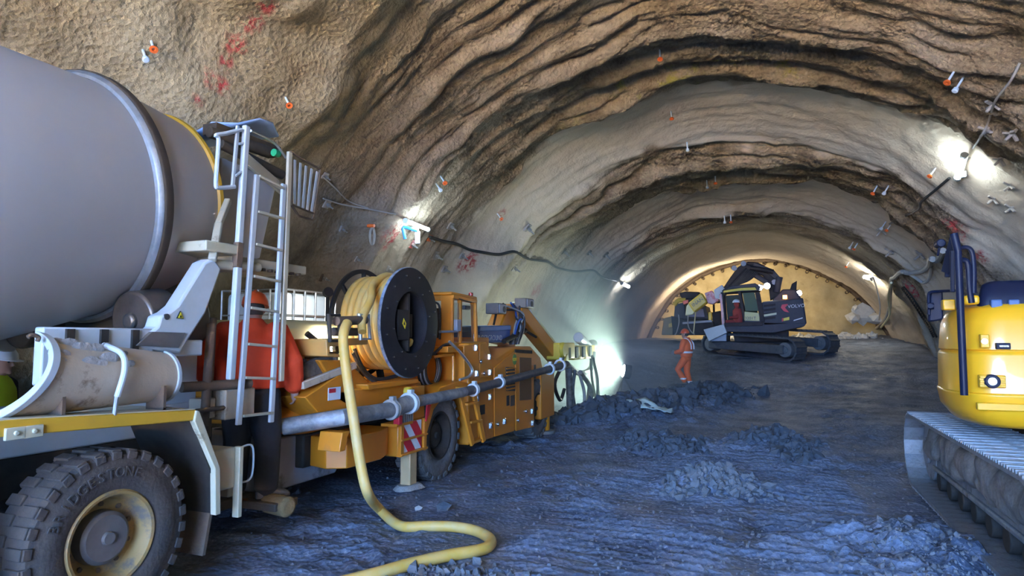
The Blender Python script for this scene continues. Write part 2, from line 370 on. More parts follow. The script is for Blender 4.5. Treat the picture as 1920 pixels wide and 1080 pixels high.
# lining material: sprayed concrete, colour by zone, red spray paint from a vertex attribute
def lining_material():
    m = bpy.data.materials.new('sprayed_concrete'); m.use_nodes = True
    n, l = m.node_tree.nodes, m.node_tree.links; b = n['Principled BSDF']; b.inputs['Roughness'].default_value = 0.88
    b.inputs['Specular IOR Level'].default_value = 0.25
    t = n.new('ShaderNodeTexCoord'); at1 = n.new('ShaderNodeAttribute'); at1.attribute_name = 'zone'
    sp = n.new('ShaderNodeSeparateColor'); l.new(at1.outputs['Color'], sp.inputs[0])
    def noise(sc, det=6, ro=0.6):
        q = n.new('ShaderNodeTexNoise'); q.inputs['Scale'].default_value = sc; q.inputs['Detail'].default_value = det; q.inputs['Roughness'].default_value = ro
        l.new(t.outputs['Object'], q.inputs['Vector']); return q.outputs['Fac']
    def ramp(fac, p0, c0, p1, c1):
        q = n.new('ShaderNodeValToRGB'); q.color_ramp.elements[0].position = p0; q.color_ramp.elements[0].color = (*c0, 1); q.color_ramp.elements[1].position = p1; q.color_ramp.elements[1].color = (*c1, 1)
        l.new(fac, q.inputs[0]); return q.outputs[0]
    def mix(fac, a, c):
        q = n.new('ShaderNodeMix'); q.data_type = 'RGBA'; l.new(fac, q.inputs['Factor'])
        for k, v in ((6, a), (7, c)):
            if isinstance(v, tuple): q.inputs[k].default_value = (*v, 1)
            else: l.new(v, q.inputs[k])
        return q.outputs[2]
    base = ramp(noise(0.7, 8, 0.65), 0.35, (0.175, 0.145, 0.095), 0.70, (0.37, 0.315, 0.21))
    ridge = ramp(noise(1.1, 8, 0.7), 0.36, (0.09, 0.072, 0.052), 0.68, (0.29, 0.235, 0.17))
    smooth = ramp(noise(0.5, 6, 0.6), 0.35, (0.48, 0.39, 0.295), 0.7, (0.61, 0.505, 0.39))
    col = mix(sp.outputs[0], base, ridge)          # R: ridged zone, darkened for shade on faces turned from the mouth
    col = mix(sp.outputs[1], col, smooth)          # G: smooth pale shotcrete bands, lightened further for the daylight they face
    mossf = ramp(noise(1.7, 6, 0.7), 0.55, (0, 0, 0), 0.68, (1, 1, 1))
    a2 = n.new('ShaderNodeAttribute'); a2.attribute_name = 'paint'; s2 = n.new('ShaderNodeSeparateColor'); l.new(a2.outputs['Color'], s2.inputs[0])
    mm = n.new('ShaderNodeMath'); mm.operation = 'MULTIPLY'; l.new(mossf, mm.inputs[0]); l.new(s2.outputs[1], mm.inputs[1])
    col = mix(mm.outputs[0], col, (0.24, 0.22, 0.05))
    pn = ramp(noise(9, 6, 0.7), 0.44, (0, 0, 0), 0.58, (1, 1, 1))
    pm = n.new('ShaderNodeMath'); pm.operation = 'MULTIPLY'; l.new(pn, pm.inputs[0]); l.new(s2.outputs[0], pm.inputs[1])
    col = mix(pm.outputs[0], col, (0.32, 0.045, 0.05))
    l.new(col, b.inputs['Base Color'])
    # relief: popcorn grain of sprayed concrete, smoother on the pale bands
    v1 = n.new('ShaderNodeTexVoronoi'); v1.inputs['Scale'].default_value = 17; l.new(t.outputs['Object'], v1.inputs['Vector'])
    q1 = noise(26, 4, 0.7); ad = n.new('ShaderNodeMath'); ad.operation = 'ADD'; l.new(v1.outputs['Distance'], ad.inputs[0]); l.new(q1, ad.inputs[1])
    st = n.new('ShaderNodeMapRange'); st.inputs[3].default_value = 0.75; st.inputs[4].default_value = 0.12; l.new(sp.outputs[1], st.inputs[0])
    bp = n.new('ShaderNodeBump'); bp.inputs['Distance'].default_value = 0.035; l.new(st.outputs[0], bp.inputs['Strength']); l.new(ad.outputs[0], bp.inputs['Height'])
    b2 = n.new('ShaderNodeBump'); b2.inputs['Distance'].default_value = 0.12; b2.inputs['Strength'].default_value = 0.45; l.new(noise(3.2, 6, 0.65), b2.inputs['Height']); l.new(bp.outputs[0], b2.inputs['Normal'])
    l.new(b2.outputs[0], b.inputs['Normal'])
    M['lining'] = m; return m
lining_material()

ys = np.concatenate([np.arange(-9, 2, 0.16), np.arange(2, 26, 0.055), np.arange(26, 37.7, 0.11)])
RED = [((478, 38), .13), ((500, 12), .14), ((462, 44), .12), ((440, 82), .14), ((450, 88), .1), ((421, 114), .12), ((394, 146), .1), ((417, 163), .12), ((372, 190), .08), ((735, 440), .45), ((880, 490), .35), ((870, 495), .3), ((1005, 545), .35), ((1130, 560), .4),
       ((1708, 545), .5), ((1790, 430), .35), ((1690, 660), .35), ((1660, 640), .3), ((1160, 590), .3), ((1840, 480), .2), ((940, 400), .15)]
red_pts = [(vault_hit(*p)[0], r) for p, r in RED]
def vault_piece(name, t0, t1, nt):
    th = np.linspace(t0, t1, nt)
    Y, T = np.meshgrid(ys, th, indexing='ij'); R = vault_r(Y, T)
    X = axis_x(Y) + R * np.cos(T); Z = axis_z(Y) + R * np.sin(T)
    co = np.stack([X, Y, Z], -1).reshape(-1, 3); ny = len(ys)
    i, j = np.meshgrid(np.arange(ny - 1), np.arange(nt - 1), indexing='ij'); a = (i * nt + j).ravel()
    fc = np.stack([a, a + 1, a + nt + 1, a + nt], -1)
    me = bpy.data.meshes.new(name); me.vertices.add(len(co)); me.vertices.foreach_set('co', co.ravel())
    me.loops.add(fc.size); me.loops.foreach_set('vertex_index', fc.ravel().astype(np.int32)); me.polygons.add(len(fc)); me.polygons.foreach_set('loop_start', np.arange(0, fc.size, 4, dtype=np.int32))
    me.update(calc_edges=True); me.shade_smooth()
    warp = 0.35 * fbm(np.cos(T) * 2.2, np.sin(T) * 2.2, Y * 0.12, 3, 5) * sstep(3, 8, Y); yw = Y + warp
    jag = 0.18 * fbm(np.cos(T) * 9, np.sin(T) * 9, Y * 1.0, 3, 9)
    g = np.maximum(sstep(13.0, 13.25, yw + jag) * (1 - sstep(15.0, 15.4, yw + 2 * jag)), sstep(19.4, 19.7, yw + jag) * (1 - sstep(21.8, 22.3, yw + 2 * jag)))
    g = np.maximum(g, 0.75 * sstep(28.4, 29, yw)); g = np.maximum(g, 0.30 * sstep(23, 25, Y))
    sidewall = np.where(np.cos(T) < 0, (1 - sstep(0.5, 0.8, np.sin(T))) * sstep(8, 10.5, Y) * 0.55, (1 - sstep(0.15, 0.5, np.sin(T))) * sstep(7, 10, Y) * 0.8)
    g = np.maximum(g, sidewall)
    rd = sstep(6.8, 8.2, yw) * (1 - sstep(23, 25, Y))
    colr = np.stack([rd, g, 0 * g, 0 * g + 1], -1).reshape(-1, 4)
    ca = me.color_attributes.new('zone', 'FLOAT_COLOR', 'POINT'); ca.data.foreach_set('color', colr.astype(np.float32).ravel())
    pr = np.zeros(len(co))
    for p, r in red_pts: pr = np.maximum(pr, 1 - sstep(0.45, 1.0, np.linalg.norm(co - np.array(p), axis=1) / r))
    moss = (sstep(10.8, 11.6, Y) * (1 - sstep(12.6, 13.2, Y)) * sstep(1.1, 1.3, T) * (1 - sstep(1.7, 2.1, T))).ravel()
    pa = me.color_attributes.new('paint', 'FLOAT_COLOR', 'POINT'); pa.data.foreach_set('color', np.stack([pr, moss, 0 * pr, 0 * pr + 1], -1).astype(np.float32).ravel())
    me.materials.append(M['lining']); o = bpy.data.objects.new(name, me); C.objects.link(o)
    return o
TL, TR = math.radians(128), math.radians(42)
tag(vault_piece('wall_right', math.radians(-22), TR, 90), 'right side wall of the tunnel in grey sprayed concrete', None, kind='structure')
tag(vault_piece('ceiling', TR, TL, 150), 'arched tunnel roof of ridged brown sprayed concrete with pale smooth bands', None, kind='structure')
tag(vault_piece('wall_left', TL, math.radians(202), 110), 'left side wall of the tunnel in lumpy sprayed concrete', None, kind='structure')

# ------------------------------------------------------------------ floor
def floor_h(x, y, fine=True):
    x = np.asarray(x, float); y = np.asarray(y, float)
    h = 1.72 * sstep(15.0, 33.5, y) + 0.10 * sstep(30, 36, y) * sstep(1, 4, x)
    h = h + 0.06 * fbm(x * 0.45, y * 0.45, 0.3, 3, 101)
    def mound(cx, cy, rx, ry, a, rot=0.0):
        c, s = math.cos(rot), math.sin(rot); u = ((x - cx) * c + (y - cy) * s) / rx; v = (-(x - cx) * s + (y - cy) * c) / ry
        return a * np.exp(-(u * u + v * v))
    h = h + mound(-2.9, 14.6, 2.0, .9, .26, 1.15) + mound(-2.0, 17.2, 2.0, 1.0, .24, 1.2) + mound(-5.4, 22, 1.8, 4.0, .5)
    h = h + mound(-.72, 8.0, .50, .42, .22) + mound(-.05, 11.3, .55, .75, .18) + mound(-1.8, 10.8, .75, .55, .16) + mound(1.0, 6.4, .5, .5, .10)
    h = h + mound(-6.6, 14, .8, 7, .30) + mound(4.9, 12, .8, 9, .35)
    if fine:
        patch = sstep(-0.1, 0.5, fbm(x * 0.33, y * 0.28, 1.1, 3, 131)) * (1 - sstep(20, 28, y))
        tr = np.maximum(1 - np.abs(x + 1.35 - 0.02 * y) / 0.95, 1 - np.abs(x - 0.75 + 0.06 * y) / 0.62); tr = np.clip(tr * 3.5, 0, 1) * (y > 0)
        cle = np.abs(((y * 1.0 + 0.06 * x + 0.035 * fbm(x * .8, y * .8, 0, 2, 141)) / 0.20) % 1.0 - 0.5) * 2
        h = h + 0.10 * (cle ** 0.6 - 0.5) * tr * np.clip(0.60 + patch + 0.5 * fbm(x * 1.5, y * 1.5, 5.0, 2, 145), 0.1, 1) * (1 - sstep(9, 13, y))
        rough = 0.35 + 0.9 * np.clip(fbm(x * 0.8, y * 0.8, 2.2, 2, 151) + 0.25, 0, 1)
        clod = sum(mound(*q) for q in ((-2.9, 14.6, 2.2, 1.1, 1.0, 1.15), (-2.0, 17.2, 2.2, 1.2, 1, 1.2), (-.72, 8.0, .6, .5, 1), (-.05, 11.3, .7, .9, 1), (-1.8, 10.8, .9, .7, 1), (1, 6.4, .7, .7, 1)))
        rough = rough * (1 - 0.6 * tr * (1 - sstep(9, 13, y))) + 2.2 * np.clip(clod, 0, 1)
        h = h + 0.030 * rough * fbm(x * 4.2, y * 4.2, 0, 3, 161, 0.65) + 0.016 * rough * np.abs(fbm(x * 13, y * 13, 0, 2, 171))
    return h
def floor_material():
    m = bpy.data.materials.new('wet_mud_floor'); m.use_nodes = True
    n, l = m.node_tree.nodes, m.node_tree.links; b = n['Principled BSDF']
    t = n.new('ShaderNodeTexCoord')
    def noise(sc, det=6, ro=0.6):
        q = n.new('ShaderNodeTexNoise'); q.inputs['Scale'].default_value = sc; q.inputs['Detail'].default_value = det; q.inputs['Roughness'].default_value = ro
        l.new(t.outputs['Object'], q.inputs['Vector']); return q.outputs['Fac']
    def ramp(fac, p0, c0, p1, c1):
        q = n.new('ShaderNodeValToRGB'); q.color_ramp.elements[0].position = p0; q.color_ramp.elements[0].color = (*c0, 1); q.color_ramp.elements[1].position = p1; q.color_ramp.elements[1].color = (*c1, 1)
        l.new(fac, q.inputs[0]); return q.outputs[0]
    c1 = ramp(noise(1.3, 10, 0.72), 0.36, (0.055, 0.071, 0.105), 0.66, (0.19, 0.22, 0.285))  # blue of the incoming sky light is mixed into the mud colour
    c2 = ramp(noise(24, 4, 0.7), 0.56, (0, 0, 0), 0.72, (1, 1, 1))
    q = n.new('ShaderNodeMix'); q.data_type = 'RGBA'; l.new(c2, q.inputs['Factor']); l.new(c1, q.inputs[6]); q.inputs[7].default_value = (0.31, 0.32, 0.345, 1)
    l.new(q.outputs[2], b.inputs['Base Color'])
    l.new(ramp(noise(1.9, 6, 0.6), 0.4, (0.5, 0.5, 0.5), 0.7, (0.85, 0.85, 0.85)), b.inputs['Roughness'])
    v1 = n.new('ShaderNodeTexVoronoi'); v1.inputs['Scale'].default_value = 22; l.new(t.outputs['Object'], v1.inputs['Vector'])
    bp = n.new('ShaderNodeBump'); bp.inputs['Distance'].default_value = 0.03; bp.inputs['Strength'].default_value = 0.55; l.new(v1.outputs['Distance'], bp.inputs['Height'])
    b2 = n.new('ShaderNodeBump'); b2.inputs['Distance'].default_value = 0.05; b2.inputs['Strength'].default_value = 0.5; l.new(noise(9, 8, 0.7), b2.inputs['Height']); l.new(bp.outputs[0], b2.inputs['Normal'])
    l.new(b2.outputs[0], b.inputs['Normal'])
    M['floor'] = m
floor_material()
def grid_mesh(name, xs, yv, m):
    X, Y = np.meshgrid(xs, yv, indexing='ij'); Z = floor_h(X, Y)
    co = np.stack([X, Y, Z], -1).reshape(-1, 3); nx, ny = X.shape
    i, j = np.meshgrid(np.arange(nx - 1), np.arange(ny - 1), indexing='ij'); a = (i * ny + j).ravel()
    fc = np.stack([a, a + ny, a + ny + 1, a + 1], -1)
    me = bpy.data.meshes.new(name); me.vertices.add(len(co)); me.vertices.foreach_set('co', co.ravel())
    me.loops.add(fc.size); me.loops.foreach_set('vertex_index', fc.ravel().astype(np.int32)); me.polygons.add(len(fc)); me.polygons.foreach_set('loop_start', np.arange(0, fc.size, 4, dtype=np.int32))
    me.update(calc_edges=True); me.shade_smooth(); me.materials.append(M[m])
    o = bpy.data.objects.new(name, me); C.objects.link(o); return o
yv = np.concatenate([np.arange(-9, 2.5, 0.15), np.arange(2.5, 9, 0.028), np.arange(9, 15, 0.04), np.arange(15, 24, 0.07), np.arange(24, 38.2, 0.12)])
xs = np.concatenate([np.arange(-8.2, -4.2, 0.10), np.arange(-4.2, 2.6, 0.032), np.arange(2.6, 6.4, 0.09)])
tag(grid_mesh('floor', xs, yv, 'floor'), 'dark churned mud floor of the tunnel with track marks rising to a bench', None, kind='structure')
mat('outside_earth', (0.46, 0.38, 0.27), 0.95, col2=(0.38, 0.31, 0.22), scale=0.4)
g = MB(); g.add([(-70, -90, -0.05), (70, -90, -0.05), (70, -8.9, -0.05), (-70, -8.9, -0.05)], [(0, 1, 2, 3)])
tag(g.build('ground', 'outside_earth', smooth=0), 'sunlit bare earth outside the tunnel mouth', None, kind='structure')

# ------------------------------------------------------------------ tunnel face
FACE_Y = 37.0
mat('face_rock', (0.52, 0.40, 0.20), 0.85, col2=(0.36, 0.26, 0.11), scale=1.3, amt=0.4, grime=(0.16, 0.11, 0.05), gscale=1.0, gcut=0.6, bump=0.7, bscale=4)
nf = 60; co = []; fc = []
for i in range(nf + 1):
    for j in range(nf + 1):
        x = -7.6 + 14.2 * i / nf; z = 0.4 + 6.6 * j / nf
        co.append((x, FACE_Y + 0.35 * float(fbm(x * 0.5, z * 0.5, 3.3, 3, 201)), z))
for i in range(nf):
    for j in range(nf): a = i * (nf + 1) + j; fc.append((a, a + nf + 1, a + nf + 2, a + 1))
o = MB().add(co, fc).build('wall_back', 'face_rock', smooth=60); tag(o, 'ochre rock face closing the far end of the tunnel', None, kind='structure')
WB = o

# ------------------------------------------------------------------ a lamp with its own light
def glow_lamp(par, p, r, direction, power, col, name='work_lamp', spot=1.6):
    b = MB(); d = Vector(direction).normalized(); b.cyl(p - d * r * 1.2, p - d * .01, r * 1.15, n=16); h = b.build(name, 'far_dark', par)
    MB().cyl(p - d * .01, p, r, n=16).build('lens', 'flood_glow', h)
    ld = bpy.data.lights.new('lamp_light', 'SPOT'); ld.energy = power; ld.color = col; ld.spot_size = spot; ld.spot_blend = .6; ld.shadow_soft_size = r
    lo = bpy.data.objects.new('lamp_light', ld); C.objects.link(lo); lo.parent = h; lo.location = p + d * .03 - parent_world(h); lo.rotation_euler = d.to_track_quat('-Z', 'Y').to_euler()

# ================================================================== concrete mixer truck (backed up to the sprayer)
def wheel(parent, c, R, W, rim_r, side, rubber, rimmat, lugs=26, letters=None, hubmat='hub_grey'):
    """a wheel whose axle runs along x; side=+1 shows its outer face towards +x; parts: tyre (> tread_block), rim, hub"""
    cx, cyy, cz = c; o = cx + side * W / 2
    wh = bpy.data.objects.new('wheel', None); C.objects.link(wh); wh.parent = parent; wh.location = Vector(c) - parent_world(parent)
    s = side
    prof = [(-W * .5, rim_r), (-W * .5, R * .80), (-W * .46, R * .93), (-W * .38, R * .975), (W * .38, R * .975), (W * .46, R * .93), (W * .5, R * .80), (W * .52, (R + rim_r) / 2), (W * .5, rim_r + .02), (W * .44, rim_r - .012)]
    t = MB().lathe(c, (s, 0, 0), prof, 64).build('tyre', rubber, wh)
    lb = MB()
    for k in range(lugs):
        a = 2 * PI * k / lugs
        for sg, da in ((1, 0), (-1, PI / lugs)):
            for (xa, xb, r0, r1) in ((W * .05, W * .47, R * .95, R * 1.0), (W * .40, W * .505, R * .885, R * .975)):
                aa = a + da; m = Matrix.Rotation(-aa, 3, 'X') if True else None
                lb.box((cx + sg * (xa + xb) / 2, cyy + math.sin(aa) * (r0 + r1) / 2, cz + math.cos(aa) * (r0 + r1) / 2), (xb - xa, R * 2 * PI / lugs * .56, r1 - r0), m)
    lb.build('tread', rubber, wh, bevel=0.004, seg=1)
    # dished steel rim
    d = W * .5
    rp_ = [(d * .92, rim_r), (d * .99, rim_r - .012), (d * .96, rim_r - .03), (d * .60, rim_r - .05), (d * .2, rim_r - .065), (d * .02, rim_r * .55), (d * .02, 0.001)]
    MB().lathe(c, (s, 0, 0), rp_, 56).build('rim', rimmat, wh)
    hb = MB().lathe(c, (s, 0, 0), [(0, rim_r * .56), (d * .5, rim_r * .54), (d * .62, rim_r * .46), (d * .64, rim_r * .14), (d * .78, rim_r * .12), (d * .78, 0.001)], 36)
    hub = hb.build('hub', hubmat, wh)
    nb = MB()
    for k in range(10):
        a = 2 * PI * k / 10; nb.cyl((cx + s * d * .02, cyy + math.sin(a) * rim_r * .68, cz + math.cos(a) * rim_r * .68), (cx + s * d * .2, cyy + math.sin(a) * rim_r * .68, cz + math.cos(a) * rim_r * .68), .016, n=6)
    nb.build('wheel_nuts', 'rust_metal', hub)
    if letters:
        rr = (R * .80 + rim_r) / 2 + .035; n = len(letters)
        for k, ch in enumerate(letters):
            a = math.radians(158 - 88 * k / (n - 1))
            yv_, zv_ = math.cos(a), math.sin(a)
            text_mesh('letter', ch, 'tyre_letter', .085, (o + s * .008, cyy + yv_ * rr, cz + zv_ * rr), (0, math.sin(a), -math.cos(a)), (0, yv_, zv_), t, depth=.008)
    return wh

TR_ = thing('mixer_truck', (-4.95, 2.8, 0), 'concrete mixer truck with grey drum at the left, its ladder and rear end in view', 'truck')
T = TR_
for yy in (2.83, 1.46):
    wheel(T, (-3.86, yy, .53), .53, .30, .29, 1, 'tyre', 'rim_tan', 30, 'BRIDGESTONE' if yy > 2 else None)
    wheel(T, (-6.02, yy, .53), .53, .30, .29, -1, 'tyre', 'rim_tan', 30)
for xx, sd in ((-3.86, 1), (-6.02, -1)): wheel(T, (xx, -3.0, .53), .53, .30, .29, sd, 'tyre', 'rim_tan', 30)
# axles and chassis
b = MB(); b.bb((-4.62, -4.4, .72), (-4.50, 4.3, .98)); b.bb((-5.44, -4.4, .72), (-5.32, 4.3, .98))
for yy in (-3.6, -1.5, .3, 2.1, 3.6, 4.15): b.bb((-5.4, yy, .74), (-4.5, yy + .12, .94))
for yy in (2.83, 1.46, -3.0): b.cyl((-5.9, yy, .53), (-3.95, yy, .53), .09); b.ball((-4.95, yy, .53), .24)
b.build('chassis', 'dark_metal', T, bevel=.008)
# cab and front tank, out of frame
b = MB(); b.prism([(-2.35, .75), (-4.6, .75), (-4.75, 1.5), (-4.45, 2.85), (-2.5, 2.95), (-2.35, 2.6)], 'x', -6.15, -3.75)
b.build('cab', 'cream_paint', T, bevel=.05)
b = MB(); b.prism([(-2.9, 1.75), (-4.66, 1.75), (-4.44, 2.65), (-2.9, 2.65)], 'x', -3.755, -3.735); b.build('cab_window', 'glass', T)
b = MB(); b.cyl((-5.9, -1.9, 1.45), (-4.0, -1.9, 1.45), .3, n=28); b.build('water_tank', 'white_paint', T, bevel=.03)
# drum
ax = Vector((0, math.cos(math.radians(8.5)), math.sin(math.radians(8.5)))); RC = Vector((-5.05, 3.37, 2.82))
dp = [(-5.45, .02), (-5.4, .55), (-5.15, .80), (-4.7, .90), (-3.9, 1.0), (-2.9, 1.06), (-1.9, 1.08), (-1.25, 1.07), (-.8, 1.035), (-.02, .925), (.12, .91), (.4, .845), (.6, .79), (.74, .75)]
drum = MB().lathe(RC, ax, dp, 112).build('drum', 'drum_paint', T, smooth=30)
MB().lathe(RC, ax, [(-.0, .90), (-.0, .975), (.008, .985), (.02, .99), (.08, .98), (.09, .965), (.09, .85)], 112).build('track_ring', 'dark_metal', drum)
MB().lathe(RC, ax, [(-.035, .93), (-.03, .955), (-.012, .972), (0, .978), (0, .95)], 112).build('ring_flange', 'galvanised', drum)
cl = MB().lathe(RC, ax, [(.70, .755), (.715, .78), (.75, .78), (.765, .755), (.765, .71), (.72, .69)], 96).build('collar', 'fender_yellow', drum)
MB().lathe(RC, ax, [(.75, .71), (.50, .62), (.3, .3), (.3, .01)], 64).build('drum_inside', 'dark_metal', drum)
for s in (-1, 1):
    p = RC + ax * .07 + Vector((s * .66, .10, -.95)); r = MB(); r.cyl(p - ax * .13, p + ax * .13, .22, n=32); r.cyl(p - ax * .17, p + ax * .17, .06, n=16); r.build('support_roller', 'drum_steel', T, bevel=.02)
    b = MB(); b.bb((p.x - .16, p.y - (.16 if s > 0 else -.1), p.z - .36), (p.x + .16, p.y + (.16 if s > 0 else .32), p.z - .10)); b.build('roller_block', 'cream_paint', T, bevel=.02)
# rear frame below the drum
b = MB(); b.bb((-5.2, 3.40, 1.60), (-4.06, 3.76, 1.72)); b.bb((-4.62, .0, .98), (-4.48, 4.1, 1.22)); b.bb((-5.44, .0, .98), (-5.3, 4.1, 1.22)); b.bb((-4.62, 2.9, 1.2), (-4.48, 4.1, 1.6)); b.bb((-5.44, 3.5, 1.2), (-5.3, 4.1, 1.6))
b.bb((-4.10, 2.55, 1.45), (-4.02, 3.30, 1.80)); b.build('subframe', 'white_paint', T, bevel=.012)
for yy in (2.68, 2.9, 3.12): MB().bb((-4.03, yy, 1.5), (-4.0, yy + .05, 1.79)).build('frame_rib', 'dark_metal', T)
def quad(pts, x): return [(q.y, q.z) for q in (at(px, py, x=x) for px, py in pts)]
arm = quad([(384, 492), (402, 484), (416, 504), (386, 588), (356, 634), (338, 664), (262, 650), (262, 640), (296, 612), (302, 592), (318, 585), (334, 572)], -4.0)
a_ = MB().prism(arm, 'x', -4.14, -4.0).build('pedestal_arm', 'white_paint', T, bevel=.018)
MB().prism([(2 * q[0] - q[0], q[1]) for q in arm], 'x', -6.0, -5.86).build('pedestal_arm', 'white_paint', T, bevel=.018)
h_ = at(313, 594, x=-3.998); MB().cyl((-4.01, h_.y, h_.z), (-3.995, h_.y, h_.z), .022, n=20).build('pin_hole', 'black_rubber', a_)
tri = quad([(339, 583), (345, 598), (332, 597)], -3.99); MB().prism(tri, 'x', -4.0, -3.992).build('warning_sign', 'black_print', a_)
cx_, cz_ = sum(q[0] for q in tri) / 3, sum(q[1] for q in tri) / 3
ti = MB().prism([(cx_ + (q[0] - cx_) * .74, cz_ + (q[1] - cz_) * .74) for q in tri], 'x', -3.994, -3.989).build('warning_field', 'yellow_print', a_)
MB().prism([(cx_ + (q[0] - cx_) * .32, cz_ - .004 + (q[1] - cz_) * .32) for q in tri], 'x', -3.99, -3.987).build('warning_figure', 'black_print', a_)
MB().prism(quad([(285, 622), (347, 624), (334, 652), (256, 648)], -3.99), 'x', -4.02, -3.985).build('grip_pad', 'hub_grey', a_)
# fender with edge strips and mud flap
out = [(-.6, 1.25), (2.2, 1.29), (3.36, 1.235), (3.40, 1.19), (3.585, .81), (3.605, .53)]
inn = [(y - (.03 if i > 2 else 0), z - .03) for i, (y, z) in enumerate(out)]
fd = MB().prism(out + inn[::-1], 'x', -4.34, -3.72).build('fender', 'dark_metal', T)
MB().prism([(-.6, 1.25), (2.2, 1.31), (3.385, 1.245), (3.385, 1.17), (2.2, 1.225), (-.6, 1.18)], 'x', -3.72, -3.695).build('fender_edge', 'fender_yellow', fd, bevel=.006)
MB().prism([(-.6, 1.262), (2.2, 1.315), (3.385, 1.25), (3.36, 1.24), (2.2, 1.298), (-.6, 1.25)], 'x', -4.34, -3.70).build('fender_top', 'fender_cream', fd)
MB().prism([(3.375, 1.24), (3.40, 1.235), (3.60, .815), (3.618, .49), (3.57, .49), (3.552, .815), (3.36, 1.17)], 'x', -3.73, -3.68).build('fender_trim', 'fender_cream', fd, bevel=.006)
MB().prism([(3.58, .52), (3.605, .52), (3.55, .22), (3.525, .22)], 'x', -4.3, -3.74).build('mud_flap', 'rust_metal', fd)
for py in ((28, 812), (62, 808)):
    p = at(*py, x=-3.69); b = MB(); b.bb((-3.70, p.y - .05, p.z - .035), (-3.68, p.y + .05, p.z + .03)); b.cyl((-3.69, p.y, p.z), (-3.668, p.y, p.z), .013, n=8); b.build('edge_bracket', 'fender_cream', fd, bevel=.004)
# spare chute section lying on the fender: a half pipe, convex side out
def half_pipe(y0, y1, r0, r1, cx, cz0, cz1, t=.022, n=28, a0=-1.55, a1=1.45, slant=0.0):
    vs, fs = [], []; m = 9
    for k in range(m):
        u = k / (m - 1)
        for r_off in (0, -t):
            for j in range(n + 1):
                a = a0 + (a1 - a0) * j / n; r = r0 + (r1 - r0) * u + r_off
                vs.append((cx + r * math.cos(a), y0 + (y1 - y0) * u + -slant * ((math.sin(a) - 1) * .5) ** 2 * (1 - u if abs(y1 - y0) > .3 else 1), cz0 + (cz1 - cz0) * u + r * math.sin(a)))
    q = n + 1
    for k in range(m - 1):
        for j in range(n):
            A = k * 2 * q + j; Bq = (k + 1) * 2 * q + j
            fs += [(A, A + 1, Bq + 1, Bq), (A + q, Bq + q, Bq + q + 1, A + q + 1)]
        for j in (0, n):
            A = k * 2 * q + j; Bq = (k + 1) * 2 * q + j; fs.append((A, Bq, Bq + q, A + q))
    for k in (0, m - 1):
        for j in range(n): A = k * 2 * q + j; fs.append((A, A + q, A + q + 1, A + 1))
    return MB().add(vs, fs)
ch = half_pipe(2.50, 3.30, .225, .165, -3.93, 1.51, 1.47, slant=.24).build('chute', 'chute_paint', T)
half_pipe(2.43, 2.48, .25, .246, -3.93, 1.525, 1.52, .045, slant=.25).build('chute_rim', 'white_paint', ch, bevel=.008)
half_pipe(2.47, 2.51, .235, .228, -3.93, 1.52, 1.512, .03, slant=.245).build('chute_lip', 'chute_paint', ch)
half_pipe(3.285, 3.315, .178, .176, -3.93, 1.47, 1.47, .03).build('chute_rim', 'white_paint', ch, bevel=.005)
b = MB()
for k in range(18):
    a = random.uniform(.3, 1.3); y = random.uniform(2.4, 3.0); r = .235 - .07 * (y - 2.3); b.ball((-3.93 + r * math.cos(a), y, 1.51 + r * math.sin(a)), random.uniform(.015, .04), 9, 5, (.14, 1.7, 1))
b.build('concrete_crust', 'concrete_crust', ch)
st = MB(); p = at(231, 648, x=-3.7); q = at(236, 672, x=-3.66); st.tube(smoothline([(-3.86, p.y - .01, 1.69), (-3.72, 2.83, 1.64), (-3.685, 2.83, 1.54), (-3.70, 2.80, 1.38)]), .018, 10); st.build('chute_strap', 'white_paint', ch)
b = MB(); b.cyl((-3.70, 2.80, 1.40), (-3.705, 2.79, 1.27), .013, n=10); b.build('strap_rod', 'galvanised', ch)
for y in (2.50, 3.16): MB().bb((-3.90, y, 1.26), (-3.74, y + .02, 1.42)).bb((-3.90, y, 1.262), (-3.74, y + .07, 1.275)).build('chute_bracket', 'rust_metal', T)
b = MB(); b.tube(smoothline([at(52, 632, x=-3.8), at(60, 628, x=-3.8), at(72, 632, x=-3.8), at(70, 640, x=-3.8)]), .012, 8); b.build('grab_loop', 'rust_metal', ch)
# ladder: two rails with rungs, a third long post on its left
lad = bpy.data.objects.new('ladder', None); C.objects.link(lad); lad.parent = T; lad.location = Vector((-4.0, 4.25, 1.0)) - Vector(T.location)
def on(px, py, x=-4.0): return at(px, py, x=x)
b = MB(); b.bar(on(482, 328), on(447, 797), .05, .028); b.build('rail', 'white_paint', lad, bevel=.006)
b = MB(); b.bar(on(532, 345), on(508, 792), .05, .028); b.build('rail', 'white_paint', lad, bevel=.006)
for (pa, pb) in (((484, 330), (531, 354)), ((482, 397), (530, 410)), ((478, 458), (527, 470)), ((474, 518), (524, 528)), ((468, 577), (520, 585)), ((463, 645), (516, 650)), ((458, 708), (513, 710)), ((454, 780), (510, 774))):
    b = MB(); b.bar(on(*pa), on(*pb), .045, .022); b.build('rung', 'cream_paint', lad, bevel=.004)
b = MB(); b.bar(on(462, 236), on(447, 470), .055, .045); b.build('post', 'white_paint', T, bevel=.01)
b = MB(); b.bar(on(446, 500), on(432, 712), .06, .05); b.build('post', 'white_paint', T, bevel=.01)
b = MB(); b.bar(on(448, 455), on(444, 502), .062, .052); b.build('post_sleeve', 'rust_metal', T, bevel=.004)
b = MB(); b.bar(on(543, 285), on(527, 715), .05, .03); b.build('post', 'cream_paint', T, bevel=.006)
b = MB(); b.bar(on(446, 236), on(436, 352), .03, .02); b.bar(on(446, 270), on(460, 268), .03, .02); b.bar(on(440, 330), on(452, 322), .03, .02); b.build('gate_plate', 'white_paint', T, bevel=.004)
